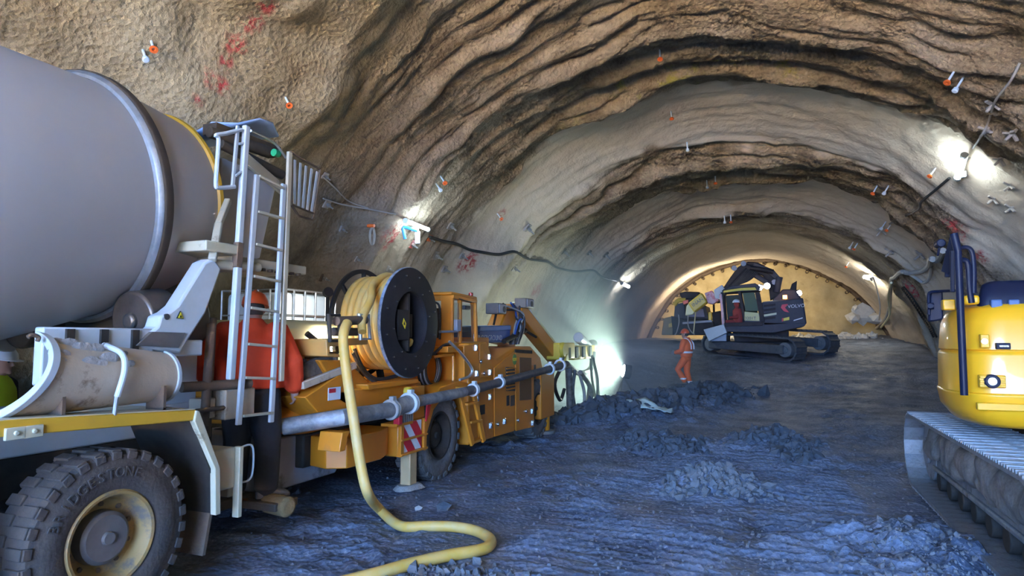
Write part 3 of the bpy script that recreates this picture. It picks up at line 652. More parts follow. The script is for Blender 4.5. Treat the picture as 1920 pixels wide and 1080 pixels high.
b = MB(); b.tube(smoothline([on(452, 243), on(425, 250), on(405, 254), on(410, 262), on(407, 310), on(405, 345), on(410, 352), on(440, 350)], 5), .017, 8); b.build('guard_loop', 'white_paint', T)
b = MB(); b.tube(smoothline([on(470, 245, -4.1), on(510, 265, -4.2), on(525, 280, -4.2), on(536, 296, -4.2)], 5), .012, 8); b.build('handrail', 'galvanised', T)
# platform brackets
b = MB(); b.bb((-4.6, 3.68, 2.40), (-3.98, 4.03, 2.48)); b.build('platform_bracket', 'fender_cream', T, bevel=.01)
b = MB(); b.bb((-4.62, 4.03, 2.33), (-4.08, 4.95, 2.41)); b.build('platform', 'cream_paint', T, bevel=.01)
for k in range(9): MB().bb((-4.10, 4.1 + k * .09, 2.31), (-4.06, 4.13 + k * .09, 2.335)).build('platform_tooth', 'rust_metal', T)
b = MB(); b.bar(on(398, 488), on(410, 420, -4.15), .06, .05); b.bar(on(410, 420, -4.15), on(428, 375, -4.2), .05, .05); b.build('strut', 'cream_paint', T, bevel=.01)
b = MB(); b.cyl((-4.05, 3.80, 2.31), (-4.05, 4.3, 2.33), .04, n=14); b.build('hinge_tube', 'cream_paint', T, bevel=.004)
# feed hopper, discharge funnel and tank behind the ladder
hp = MB(); n = 14
sec = [(4.20, 3.63, .10, .52), (4.42, 3.68, .12, .60), (4.66, 3.80, .10, .62), (4.86, 3.82, .05, .60), (5.0, 3.74, .0, .55)]
vs, fs = [], []
for (y, z, sag, hw) in sec:
    for k in range(n + 1):
        u = k / n * 2 - 1; vs.append((-5.05 + hw * u, y, z - sag * (1 - u * u)))
for i in range(len(sec) - 1):
    for k in range(n): a = i * (n + 1) + k; fs.append((a, a + 1, a + n + 2, a + n + 1))
mat('hopper_blue', (0.30, 0.42, 0.66), 0.4, col2=(0.42, 0.54, 0.75), scale=3, coat=.2)
o = MB().add(vs, fs).build('feed_hopper', 'hopper_blue', T, smooth=60); sd = o.modifiers.new('s', 'SOLIDIFY'); sd.thickness = .02
b = MB(); b.bb((-4.58, 4.15, 3.5), (-4.42, 4.95, 3.6)); b.cyl((-4.45, 4.1, 3.50), (-4.35, 4.7, 3.48), .05); b.cyl((-4.42, 4.2, 3.42), (-4.35, 4.9, 3.3), .045); b.build('hydraulic_ram', 'dark_metal', T, bevel=.006)
b = MB(); b.cyl((-4.25, 4.66, 3.45), (-4.25, 4.72, 3.45), .035); b.build('green_cap', mat('green_plastic', (.02, .3, .12), .4), T)
b = MB(); b.prism([(-5.55, 3.35), (-4.55, 3.35), (-4.75, 2.42), (-5.35, 2.42)], 'y', 4.35, 4.42); b.bb((-5.5, 4.42, 3.0), (-4.6, 4.98, 3.36)); b.prism([(4.35, 3.35), (5.05, 3.30), (4.85, 2.5), (4.35, 2.3)], 'x', -4.62, -4.55); b.build('discharge_funnel', 'drum_paint', T, bevel=.01)
b = MB(); b.bar((-4.3, 4.35, 3.33), (-4.35, 5.0, 3.12), .035, .10); b.build('deck_plank', 'cream_paint', T, bevel=.005)
b = MB(); b.cyl((-5.95, 4.25, 1.90), (-4.85, 4.25, 1.90), .33, n=36); b.build('rear_tank', mat('tank_grey', (.12, .12, .125), .5, col2=(.17, .165, .16), scale=3), T, bevel=.03)
b = MB(); b.cyl((-4.15, 3.88, 1.05), (-4.15, 3.92, 1.85), .035); b.cyl((-4.22, 3.98, .95), (-4.22, 4.0, 1.9), .028); b.cyl((-4.2, 3.7, 1.36), (-4.05, 4.25, 1.36), .04); b.cyl((-4.1, 3.72, 1.18), (-4.1, 4.1, 1.18), .018)
b.build('pipework', 'rust_metal', T)
b = MB(); b.bb((-4.28, 4.02, 1.08), (-4.08, 4.34, 1.32)); b.bb((-4.30, 3.86, 1.10), (-4.16, 4.0, 1.26)); b.build('control_box', 'chute_paint', T, bevel=.012)
# basket of slats at the back of the platform
bk = bpy.data.objects.new('guard_basket', None); C.objects.link(bk); bk.parent = T; bk.location = Vector((-4.4, 5.1, 3.0)) - Vector(T.location)
def ob(px, py): return at(px, py, x=-4.25)
b = MB(); b.tube([ob(545, 285), ob(600, 318), ob(588, 400), ob(546, 384), ob(545, 285)], .014, 8); b.bar(ob(543, 285), ob(538, 400), .03, .03); b.tube([ob(546, 384), ob(560, 405), ob(585, 412), ob(590, 398)], .012, 8); b.build('basket_frame', 'rust_metal', bk)
for k in range(5):
    u = k / 4; p0 = ob(553 + 42 * u, 300 + 22 * u); p1 = ob(552 + 32 * u, 382 + 16 * u); b = MB(); b.bar(p0, p1, .028, .008); b.build('slat', 'white_paint', bk)
# tail end: lamp, bumper, rear step
b = MB(); b.bb((-4.1, 3.62, .62), (-3.78, 3.84, .92)); b.bb((-6.1, 3.9, .52), (-3.9, 4.02, .66)); b.build('tail_bracket', 'cream_paint', T, bevel=.01)
b = MB(); b.bb((-3.80, 3.84, .40), (-3.74, 3.88, .92)); b.build('tail_post', 'fender_cream', T, bevel=.006)
b = MB(); b.bb((-4.0, 3.90, .66), (-3.84, 3.97, .86)); b.build('tail_lamp', 'lamp_red', T, bevel=.012)
b = MB(); b.tube(smoothline([(-3.80, 3.90, .90), (-3.80, 4.0, .91), (-3.80, 4.04, .86), (-3.80, 4.04, .70), (-3.80, 4.0, .64), (-3.80, 3.90, .64)], 4), .008, 6); b.build('lamp_guard', 'white_paint', T)
b = MB(); b.bb((-5.9, 4.55, .24), (-4.02, 4.84, .31)); b.bb((-5.5, 4.0, .34), (-5.4, 4.7, .42)); b.bb((-4.5, 3.9, .26), (-4.42, 4.7, .34)); b.bb((-4.5, 4.1, .3), (-4.42, 4.2, .74)); b.bb((-5.48, 4.1, .3), (-5.40, 4.2, .74)); st_ = b.build('rear_step', 'rust_metal', T, bevel=.01)
b = MB(); b.cyl((-4.25, 4.69, .275), (-3.96, 4.66, .265), .085, .09, 20); o = b.build('step_roller', mat('step_mud', (.30, .19, .08), .9, col2=(.2, .13, .06), scale=9, bump=.6, bscale=25), T, bevel=.03)

# ================================================================== shotcrete sprayer
SP = thing('shotcrete_sprayer', (-4.9, 8.5, 0), 'orange shotcrete spraying machine with a black hose reel, standing on its jack leg', 'machine')
S = SP; XS = -3.85
def sp(px, py, x=XS): return at(px, py, x=x)
def yz(pts, x=XS): return [(q.y, q.z) for q in (at(a, c, x=x) for a, c in pts)]
OR = 'sprayer_orange'
# chassis, deck and body
b = MB(); b.bb((-5.55, 5.3, .45), (-4.35, 12.0, .78)); b.cyl((-5.7, 7.3, .53), (-4.0, 7.3, .53), .10); b.cyl((-5.7, 11.1, .53), (-4.0, 11.1, .53), .10); b.build('chassis', 'dark_metal', S, bevel=.02)
wheel(S, (-4.06, 7.28, .53), .55, .36, .30, 1, 'tyre_mud', 'dark_metal', 22, None, 'dark_metal')
wheel(S, (-5.80, 7.28, .53), .55, .36, .30, -1, 'tyre_mud', 'dark_metal', 22, None, 'dark_metal')
wheel(S, (-4.06, 10.95, .50), .52, .36, .28, 1, 'tyre_mud', 'dark_metal', 22, None, 'dark_metal')
wheel(S, (-5.80, 10.95, .50), .52, .36, .28, -1, 'tyre_mud', 'dark_metal', 22, None, 'dark_metal')
# engine body: side plate with the wheel arches cut out, two heights
body = [(8.02, .30), (8.02, 1.67), (8.62, 1.69), (8.78, 1.50), (8.98, 1.42), (9.60, 1.57), (10.45, 1.60), (10.95, 1.40), (11.1, 1.16), (10.75, 1.12), (10.5, .95), (10.42, .27)]
bd = MB().prism(body, 'x', -5.9, XS).build('engine_body', OR, S, bevel=.025)
MB().prism([(8.75, 1.42), (9.6, 1.60), (9.6, 1.75), (8.62, 1.75), (8.62, 1.45)], 'x', -5.7, -4.25).build('upper_cowl', OR, S, bevel=.02)
MB().prism([(7.0, .95), (8.1, .95), (8.1, 1.62), (7.75, 1.62), (7.2, 1.30), (7.0, 1.30)], 'x', -5.4, -4.35).build('mid_body', OR, S, bevel=.02)
# seams and doors standing just proud
def door(pts, x=XS): return MB().prism(yz(pts), 'x', x, x + .016).build('door', OR, S, bevel=.006)
D1 = door([(868, 648), (896, 644), (897, 708), (869, 709)]); D2 = door([(898, 645), (922, 683), (922, 708), (898, 708)])
D3 = door([(889, 716), (922, 712), (923, 820), (897, 828)]); D4 = door([(925, 690), (962, 658), (963, 808), (926, 819)]); D5 = door([(965, 656), (999, 662), (1000, 800), (966, 808)])
def latch(px, py, par, big=1.0):
    q = sp(px, py); b = MB(); b.bb((XS + .014, q.y - .05 * big, q.z - .045 * big), (XS + .022, q.y + .05 * big, q.z + .045 * big)); b.bb((XS + .02, q.y - .018, q.z - .04 * big), (XS + .045, q.y + .018, q.z + .04 * big)); b.build('latch', 'chrome', par, bevel=.004)
for p, d in (((890, 652), D1), ((891, 700), D1), ((915, 669), D2), ((916, 698), D2), ((892, 747), D3), ((916, 744), D3), ((917, 798), D3), ((943, 790), D4), ((995, 771), D5), ((996, 793), D5)): latch(*p, d)
for p, d in (((899, 678), D2), ((931, 795), D4), ((969, 788), D5), ((984, 771), D5), ((905, 700), D2)):
    q = sp(*p); b = MB(); b.cyl((XS + .014, q.y, q.z), (XS + .03, q.y, q.z), .032, n=18); b.cyl((XS + .03, q.y, q.z), (XS + .04, q.y, q.z), .016, n=12); b.build('lock', 'chrome', d)
b = MB().prism(yz([(946, 688), (963, 688), (964, 733), (947, 733)]), 'x', XS + .016, XS + .02).build('vent', 'black_rubber', D4)
for k in range(7):
    p, q = sp(947, 690.5 + k * 6.4), sp(963.5, 690.5 + k * 6.4); bb_ = MB(); bb_.box((XS + .026, (p.y + q.y) / 2, (p.z + q.z) / 2), (.02, q.y - p.y, .014), (0, .5, 0)); bb_.build('louvre', OR, b)
MB().prism(yz([(972, 670), (994, 671), (994, 749), (972, 751)]), 'x', XS + .016, XS + .024).build('radiator_grille', mat('grille_brown', (.16, .075, .025), .7, col2=(.1, .05, .02), scale=40), D5)
MB().prism(yz([(963, 655), (995, 657), (995, 663), (963, 661)]), 'x', XS + .016, XS + .03).build('handle_slot', 'dark_metal', D5)
q = sp(963, 674); g_ = MB(); g_.cyl((XS + .015, q.y, q.z), (XS + .02, q.y, q.z), .085, n=28); g_ = g_.build('round_badge', 'green_print', D4)
text_mesh('badge_text', 'CMB', 'yellow_print', .07, (XS + .023, q.y, q.z), (0, 1, 0), (0, 0, 1), g_, .003)
for (pa, pb) in (((898, 760), (907, 776)), ((999, 684), (1003, 710)), ((948, 742), (953, 760))):
    p, q = sp(*pa), sp(*pb); MB().prism([(p.y, p.z), (q.y, p.z), (q.y, q.z), (p.y, q.z)], 'x', XS + .016, XS + .02).build('label_plate', 'black_print', bd)
p, q = sp(955, 742), sp(963, 760); MB().prism([(p.y, p.z), (q.y, p.z), (q.y, q.z), (p.y, q.z)], 'x', XS + .016, XS + .019).build('recess', 'rust_metal', bd)
# cab
CBX = -4.02
cabp = bpy.data.objects.new('cab', None); C.objects.link(cabp); cabp.parent = S; cabp.location = Vector((-4.6, 8.2, 1.65)) - Vector(S.location)
c0, c1 = at(846, 640, x=CBX).y, at(895, 640, x=CBX).y; zt0, zt1, zb = at(846, 549, x=CBX).z, at(888, 558, x=CBX).z, 1.62
def frame(par, name, pts, x0, x1, w):
    """bars round an outline in a plane of constant x"""
    for i in range(len(pts)):
        a, c_ = pts[i], pts[(i + 1) % len(pts)]; b = MB(); b.bar(((x0 + x1) / 2, a[0], a[1]), ((x0 + x1) / 2, c_[0], c_[1]), abs(x1 - x0), w, up=(1, 0, 0)); b.build(name, OR, par, bevel=.006)
for xx in (CBX - .025, -5.18):
    for (pa, pb, wd) in (((c0 + .03, zb), (c0 + .03, zt0), .08), ((c1 - .03, zb), (c1 - .09, zt1), .09), ((c0 + .30, zb + .02), (c0 + .30, zt0), .055), ((c0, zb + .03), (c1, zb + .03), .08), ((c0, zt0 - .05), (c1 - .08, zt1 - .05), .12)):
        b = MB(); b.bar((xx, *pa), (xx, *pb), .05, wd, up=(1, 0, 0)); b.build('pillar', OR, cabp, bevel=.006)
b = MB(); b.prism([(c0 - .04, zt0 - .03), (c0 - .04, zt0 + .015), (c1 - .05, zt1 + .015), (c1 - .05, zt1 - .03)], 'x', -5.22, CBX + .02); b.build('roof', OR, cabp, bevel=.015)
b = MB()
# rear wall with an arched window
for (xa, xb, za, zb_) in ((CBX - .16, CBX, zb, zt0), (-5.2, -5.05, zb, zt0), (-5.05, CBX - .16, zt0 - .10, zt0), (-5.05, CBX - .16, zb, zb + .12)): b.bb((xa, c0, za), (xb, c0 + .04, zb_))
b.build('rear_wall', OR, cabp, bevel=.004)
b = MB(); b.tube(smoothline([(CBX - .17, c0 - .01, zb + .1), (CBX - .17, c0 - .01, zt0 - .22), (CBX - .25, c0 - .01, zt0 - .12), (CBX - .45, c0 - .01, zt0 - .10)], 5), .015, 6); b.build('window_trim', 'black_rubber', cabp)
MB().bb((CBX - .03, c0 + .33, zb + .07), (CBX - .022, c1 - .07, zt1 - .1)).build('side_window', 'clear_glass', cabp)
MB().bb((CBX - .03, c0 + .07, zb + .07), (CBX - .022, c0 + .27, zt1 - .1)).build('side_window', 'clear_glass', cabp)
MB().bb((-4.9, c0 + .5, zb), (-4.45, c0 + .62, zb + .55)).build('seat', 'dark_metal', cabp, bevel=.03)
b = MB(); q = at(872, 577, x=CBX); b.bb((CBX, q.y - .10, q.z - .03), (CBX + .05, q.y + .08, q.z + .03)); b.build('grab_handle', 'black_rubber', cabp, bevel=.01)
p, q = at(856, 556, x=CBX), at(880, 563, x=CBX); b = MB(); b.bar((CBX + .03, p.y, p.z - .03), (CBX + .03, q.y, q.z - .03), .02, .012); b.build('roof_slot', 'black_print', cabp)
q = at(888, 556, x=CBX); b = MB(); b.cyl((CBX - .03, q.y - .03, zt1 + .01), (CBX - .03, q.y - .03, zt1 + .07), .035, n=14); b.build('beacon', 'lamp_red', cabp, bevel=.01)
# mirror / lamp on arm outside the cab
b = MB(); q = at(860, 613, x=-3.95); b.bb((-4.0, q.y - .06, q.z - .06), (-3.94, q.y + .06, q.z + .10)); b.bar((-3.97, q.y, q.z - .06), (-3.97, at(825, 619, x=-3.97).y, q.z - .07), .05, .03); b.build('lamp_arm', 'exc_grey', S, bevel=.01)
b = MB(); q = at(862, 632, x=-3.9); b.bb((-4.3, 7.5, 1.55), (-3.9, 8.25, 1.63)); b.build('cab_step', OR, S, bevel=.01)
# blue box with lettering
bx0, bx1 = at(897, 640, x=-4.45).y, at(957, 640, x=-4.45).y
MB().prism([(bx0, 1.66), (bx0 + .05, 1.93), (bx1, 1.97), (bx1, 1.66)], 'x', -5.3, -4.45).build('dosing_box', 'blue_paint', S, bevel=.02)
MB().prism([(bx0 + .02, 1.84), (bx0 + .05, 1.935), (bx1 + .01, 1.975), (bx1 + .01, 1.88)], 'x', -5.32, -4.44).build('box_lid', mat('blue_pale', (.06, .17, .48), .35, col2=(.12, .26, .55), scale=4), S, bevel=.015)
text_mesh('lettering', 'UNDERGROUND', 'pale_print', .13, (-4.443, (bx0 + bx1) / 2 - .25, 1.74), (0, 1, 0), (0, 0, 1), S, .003, space=1.1)
# boom: knuckle, cylinder, slanted beam, head
BX = -4.6
kn = MB(); kn.prism(yz([(917, 640), (925, 612), (938, 580), (950, 570), (962, 578), (958, 600), (950, 625), (955, 650)], BX), 'x', BX - .14, BX + .14); kn.build('boom_knuckle', OR, S, bevel=.03)
MB().prism(yz([(960, 580), (975, 578), (985, 600), (975, 650), (950, 655), (955, 610)], BX), 'x', BX - .2, BX - .1).build('knuckle_plate', OR, S, bevel=.02)
b0, b1 = at(968, 580, x=BX), at(1042, 672, x=BX + .1)
bm = MB(); bm.bar(b0, b1, .26, .30, up=(0, 0, 1)); bm = bm.build('boom', OR, S, bevel=.02)
off_ = Vector((0, .11, .11)); t_ = MB(); t_.bar(b0 + off_ + Vector((.0, 0, .03)), b1 + off_ + Vector((.0, 0, .03)), .27, .04); t_.build('boom_top', mat('boom_pale', (.82, .70, .30), .35, col2=(.78, .78, .74), scale=1.5, amt=.3), bm, bevel=.006)
b = MB(); b.cyl(at(945, 640, x=BX + .2), at(985, 620, x=BX + .2), .045, n=14); b.cyl(at(985, 620, x=BX + .2), at(1005, 632, x=BX + .2), .025, n=12); b.build('boom_ram', 'dark_metal', S)
hd = MB()
for (pa, pb, dx) in (((1037, 643), (1066, 672), .16), ((1068, 648), (1108, 671), .12)):
    p, q = at(*pa, x=BX + .2), at(*pb, x=BX + .2); hd.bb((BX + .2 - dx, p.y, q.z), (BX + .2 + dx, q.y, p.z))
hd.build('spray_head', 'boom_yellow', S, bevel=.03)
b = MB(); p = at(1055, 656, x=BX + .37); b.cyl((BX + .33, p.y, p.z), (BX + .42, p.y, p.z), .16, n=20); p = at(1056, 674, x=BX + .3); b.cyl((BX + .2, p.y, p.z), (BX + .4, p.y, p.z), .12, n=20); b.build('rotary_drive', 'boom_yellow', S, bevel=.02)
p, q = at(1064, 655, x=BX + .34), at(1105, 664, x=BX + .34)
for k in range(4):
    y = p.y + (q.y - p.y) * k / 3; MB().bb((BX + .3, y, q.z - .06), (BX + .36, y + .22, p.z + .05)).build('head_joint', 'dark_metal', S, bevel=.015)
b = MB(); p, q = at(1103, 650, x=BX + .2), at(1084, 632, x=BX + .2); b.cyl(p, q, .11, .13, 14); b.build('nozzle', 'white_paint', S, bevel=.02)
b = MB(); b.cyl(at(1112, 645, x=BX + .2), at(1100, 648, x=BX + .2), .12, .10, 14); b.build('nozzle_collar', 'black_rubber', S)
# flood lamps on the boom
for i, (c_, ww, hh) in enumerate((((930, 579), 34, 20), ((983, 569), 36, 18))):
    q = at(*c_, x=-4.5); k = q.y * .928 + 4.5 * .373; sw, sh = ww / 1220 * k, hh / 1220 * k
    lm = MB(); lm.box(q, (.24, sw * 1.15, sh)); lm = lm.build('flood_lamp', 'hub_grey', S, bevel=.015)
    MB().box(q + Vector((.125, 0, 0)), (.02, sw * 1.0, sh * .82)).build('lamp_frame', 'exc_grey', lm, bevel=.01)
    MB().cyl(q + Vector((.13, .05, -.01)), q + Vector((.145, .05, -.01)), sh * .3, n=20).build('lens', 'black_rubber', lm)
    b = MB(); b.cyl(q - Vector((0, 0, sh / 2)), q - Vector((0, .1, .28)), .02, n=8); b.build('lamp_bracket', 'dark_metal', lm)
def hose(name, pts, r, m, par, sub=6, n=8): return MB().tube(smoothline(pts, sub), r, n).build(name, m, par)
for k in range(9):
    j = lambda: random.uniform(-.10, .10)
    hose('hydraulic_hose', [at(945 + k * 3, 572 + k, x=-4.45) + Vector((j(), j(), j())), at(970 + k, 585 + 2 * k, x=-4.4) + Vector((j(), j(), j())), at(978 - k, 612, x=-4.4) + Vector((j(), j(), j())), at(972 - 2 * k, 645, x=-4.4)], .018, ['black_rubber', 'cable_grey', 'blue_paint', 'black_rubber'][k % 4], S)
# hanging hoses under the spray head
HX = -4.3
for k, (pts, r, m_) in enumerate(((((1048, 665), (1070, 690), (1090, 700), (1108, 690), (1112, 660)), .09, 'pipe_steel'), (((1066, 690), (1068, 740), (1068, 790), (1060, 805)), .10, 'mud_rubber'),
        (((1052, 690), (1040, 720), (1050, 750), (1058, 730)), .05, 'black_rubber'), (((1078, 695), (1074, 740), (1085, 780), (1100, 760), (1105, 720)), .05, 'mud_rubber'), (((1110, 668), (1118, 700), (1122, 740), (1124, 757)), .05, 'black_rubber'),
        (((1108, 672), (1110, 710), (1118, 756)), .04, 'dark_metal'), (((1086, 700), (1096, 740), (1090, 775), (1070, 792), (1045, 790)), .05, 'cable_grey'), (((1088, 698), (1108, 730), (1104, 770), (1085, 788)), .07, 'mud_rubber'), (((1040, 800), (1060, 806), (1075, 796)), .05, 'mud_rubber'), (((1112, 670), (1121, 715), (1117, 755)), .035, 'black_rubber'))):
    hose('feed_hose', [at(*p, x=HX + .03 * k) for p in pts], r * .8, m_, S)
# front jack leg
p = at(1034, 780, x=-3.95)
b = MB(); b.bb((-4.1, 11.0, .30), (-3.86, 11.75, 1.12)); b.build('front_housing', OR, S, bevel=.02)
b = MB(); b.cyl((-3.98, 11.45, .06), (-3.98, 11.45, .6), .12, n=24); b.build('front_jack', OR, S, bevel=.01)
b = MB(); b.cyl((-3.98, 11.45, .0), (-3.98, 11.45, .06), .22, n=20); b.build('jack_foot', 'mud', S, bevel=.01)
# rear jack leg with red and white board
jy = 6.58
b = MB(); b.bb((XS - .13, jy - .075, .05), (XS - .0, jy + .075, .46)); b.build('rear_jack', mat('jack_paint', (.62, .40, .20), .5, col2=(.50, .30, .13), scale=5), S, bevel=.01)
fp = MB()
for k in range(14): a = 2 * PI * k / 14; fp.v.append((XS - .065 + (.16 + .03 * math.sin(5 * a)) * math.cos(a), jy + (.20 + .03 * math.sin(3 * a)) * math.sin(a), .035))
for k in range(14): v = fp.v[k]; fp.v.append((XS - .065 + (v[0] - XS + .065) * .7, jy + (v[1] - jy) * .75, .085))
fp.f = [tuple(range(14)), tuple(range(14, 28))] + [(k, (k + 1) % 14, 14 + (k + 1) % 14, 14 + k) for k in range(14)]; fp.build('jack_foot', 'concrete_crust', S)
hs = MB(); hs.bb((XS - .2, 6.28, .43), (XS - .02, 6.86, .80)); hs = hs.build('jack_housing', OR, S, bevel=.015)
for z in (.44, .60): MB().bb((XS - .02, 6.28, z), (XS + .03, 6.86, z + .022)).build('housing_rib', OR, hs, bevel=.004)
for y in (6.28, 6.79): MB().bb((XS - .02, y, .43), (XS + .015, y + .06, .80)).build('housing_edge', OR, hs, bevel=.004)
bo = MB(); bo.bb((XS - .02, 6.36, .465), (XS - .008, 6.76, .79)); bo = bo.build('warning_board', 'white_plastic', hs)
for (a, c_) in ((.40, .14), (.10, -.16)):
    # diagonal red stripes, clipped to the board
    poly = [(6.36 + t, z) for t, z in ((a - .10, .79), (a + .06, .79))]
    st = []
    z0, z1 = .465, .79
    for y0 in (a,):
        top = (6.36 + y0 - .28, 6.36 + y0 - .12); bot = (6.36 + y0, 6.36 + y0 + .16)
        pts = [(top[0], z1), (top[1], z1), (bot[1], z0), (bot[0], z0)]
        # clip in y
        def clip(pts, lim, keep):
            o_ = []
            for i in range(len(pts)):
                A, B_ = pts[i], pts[(i + 1) % len(pts)]; ia, ib = keep(A[0], lim), keep(B_[0], lim)
                if ia: o_.append(A)
                if ia != ib: t = (lim - A[0]) / (B_[0] - A[0]); o_.append((lim, A[1] + t * (B_[1] - A[1])))
            return o_
        pts = clip(clip(pts, 6.36, lambda v, l: v >= l), 6.76, lambda v, l: v <= l)
    if len(pts) > 2: MB().prism(pts, 'x', XS - .008, XS - .004).build('red_stripe', 'red_print', bo)
# deck bridge, arch fender, boarding ladder
MB().prism([(5.35, 1.12), (5.30, 1.22), (6.95, 1.22), (7.05, 1.05), (6.7, 1.0), (5.6, 1.0)], 'x', -5.6, -3.98).build('deck', OR, S, bevel=.02)
MB().prism([(5.75, 1.20), (5.72, 1.26), (6.75, 1.265), (6.78, 1.20)], 'x', -4.3, -3.90).build('deck_lip', OR, S, bevel=.015)
MB().prism([(6.55, .80), (6.55, 1.18), (6.86, 1.18), (6.86, .80)], 'x', -4.2, XS - .02).build('deck_bracket', OR, S, bevel=.015)
MB().prism([(6.80, .45), (6.80, .62), (6.98, .95), (7.2, 1.13), (7.75, 1.18), (8.05, 1.12), (8.05, 1.03), (7.72, 1.06), (7.32, 1.02), (7.05, .87), (6.88, .60), (6.88, .45)], 'x', -4.28, XS + .0).build('wheel_arch', OR, S, bevel=.012)
b = MB(); q = at(763, 735, x=-3.85); b.cyl((XS - .02, q.y, q.z), (XS + .05, q.y, q.z), .06, n=20); b.build('marker_lamp', 'boom_yellow', S, bevel=.015)
lb = bpy.data.objects.new('boarding_ladder', None); C.objects.link(lb); lb.parent = S; lb.location = Vector((XS, 8.1, .3)) - Vector(S.location)
for (pa, pb) in (((862, 733), (886, 834)), ((886, 728), (907, 828))):
    b = MB(); b.bar(at(*pa, x=XS + .10), at(*pb, x=XS + .18), .09, .035, up=(1, 0, 0)); b.build('rail', OR, lb, bevel=.006)
for (pa, pb) in (((864, 738), (887, 733)), ((871, 758), (892, 754)), ((878, 792), (899, 788)), ((884, 829), (905, 822))):
    b = MB(); b.bar(at(*pa, x=XS + .13), at(*pb, x=XS + .13), .10, .03); b.build('rung', OR, lb, bevel=.004)
MB().bb((XS - .05, 7.62, 1.06), (XS + .12, 8.1, 1.11)).build('ladder_plate', OR, lb, bevel=.008)
# lower parts at the rear: octagonal box, grey skirt, pump bulge, hopper
q0, q1 = at(657, 868, x=-3.9), at(750, 812, x=-3.9)
MB().prism([(-4.35, 5.40), (-4.1, 5.32), (-3.92, 5.42), (-3.88, 5.95), (-4.0, 6.28), (-4.35, 6.30)], 'z', .46, .76).build('tool_box', OR, S, bevel=.01)
MB().prism([(4.88, .28), (4.88, .62), (5.0, .78), (6.2, .74), (6.15, .50), (5.95, .28)], 'x', -5.7, -4.45).build('skirt', mat('skirt_grey', (.36, .36, .40), .5, col2=(.26, .26, .29), scale=3, grime=(.12, .11, .1), gscale=2), S, bevel=.015)
pb_ = MB(); pb_.ball((-4.45, 5.40, .96), .3, 20, 12, (1.0, 1.7, .62)); pb_.build('pump_body', OR, S)
def funnel(x0, x1, y0, y1, z0, z1, ins, t=.03):
    vs = [(x0 + ins, y0 + ins * .6, z0), (x1 - ins, y0 + ins * .6, z0), (x1 - ins, y1 - ins, z0), (x0 + ins, y1 - ins, z0), (x0, y0, z1), (x1, y0, z1 - .0), (x1, y1, z1 + .12), (x0, y1, z1 + .12)]
    return MB().add(vs, [(0, 1, 2, 3), (0, 1, 5, 4), (1, 2, 6, 5), (2, 3, 7, 6), (3, 0, 4, 7)])
o = funnel(-5.6, -4.05, 4.92, 5.60, .98, 1.32, .26).build('hopper', OR, S, bevel=.01); sd = o.modifiers.new('s', 'SOLIDIFY'); sd.thickness = .03
b = MB(); b.bar((-4.03, 4.86, 1.30), (-3.99, 5.62, 1.46), .05, .07); b.bar((-5.6, 4.89, 1.31), (-4.03, 4.89, 1.31), .05, .05); b.build('hopper_rim', 'chute_paint', S, bevel=.008)
b = MB(); b.bb((-5.5, 5.0, 1.34), (-4.12, 5.04, 1.54)); b.prism([(4.95, 1.34), (4.97, 1.50), (5.40, 1.60), (5.50, 1.44)], 'x', -4.14, -4.10); b.bb((-5.5, 5.4, 1.40), (-4.06, 5.44, 1.60)); b.build('hopper_flap', 'mud_rubber', S, bevel=.006)
MB().prism(yz([(640, 700), (650, 695), (652, 770), (610, 790), (572, 745)], -3.98), 'x', -4.3, -3.98).build('hopper_gusset', OR, S, bevel=.01)
q = at(627, 738, x=-3.95); MB().bb((-3.957, q.y - .09, q.z - .06), (-3.952, q.y + .10, q.z + .06)).build('info_plate', 'pale_print', S)
MB().bb((-3.954, q.y - .08, q.z + .01), (-3.949, q.y + .02, q.z + .05)).build('info_print', 'red_print', S)
MB().prism(yz([(598, 675), (650, 675), (705, 728), (705, 765), (650, 760)], -4.05), 'x', -4.5, -4.05).build('rear_bracket', OR, S, bevel=.015)
# pale tank at the back
tk = MB(); tk.bb((-5.9, 4.95, 1.30), (-4.45, 6.15, 1.92)); tk.build('additive_tank', 'pale_tank', S, bevel=.09, seg=4)
q = at(595, 665, x=-4.43); b = MB(); b.cyl((-4.46, q.y, q.z), (-4.41, q.y, q.z), .07, n=20); b.build('tank_cap', 'white_plastic', S, bevel=.01)
hose('suction_hose', [at(575, 625, x=-4.35), at(600, 645, x=-4.3), at(615, 660, x=-4.3), at(610, 680, x=-4.3), at(590, 690, x=-4.3)], .03, 'black_rubber', S)
q = at(628, 652, x=-4.28); glow_lamp(S, q, .05, (-1, .1, .05), 30, (1, .97, .8), 'hopper_lamp', 2.6)
q = Vector((-4.75, 6.12, 2.25)); glow_lamp(S, q, .05, (-1, .55, -.25), 30, (.9, .97, 1), 'ibc_fill_lamp', 2.6); MB().cyl((-4.72, 6.10, 1.9), (-4.72, 6.10, 2.25), .02, n=8).build('fill_lamp_pole', 'dark_metal', S)  # added fill lamp on a pole, only to brighten the caged tank
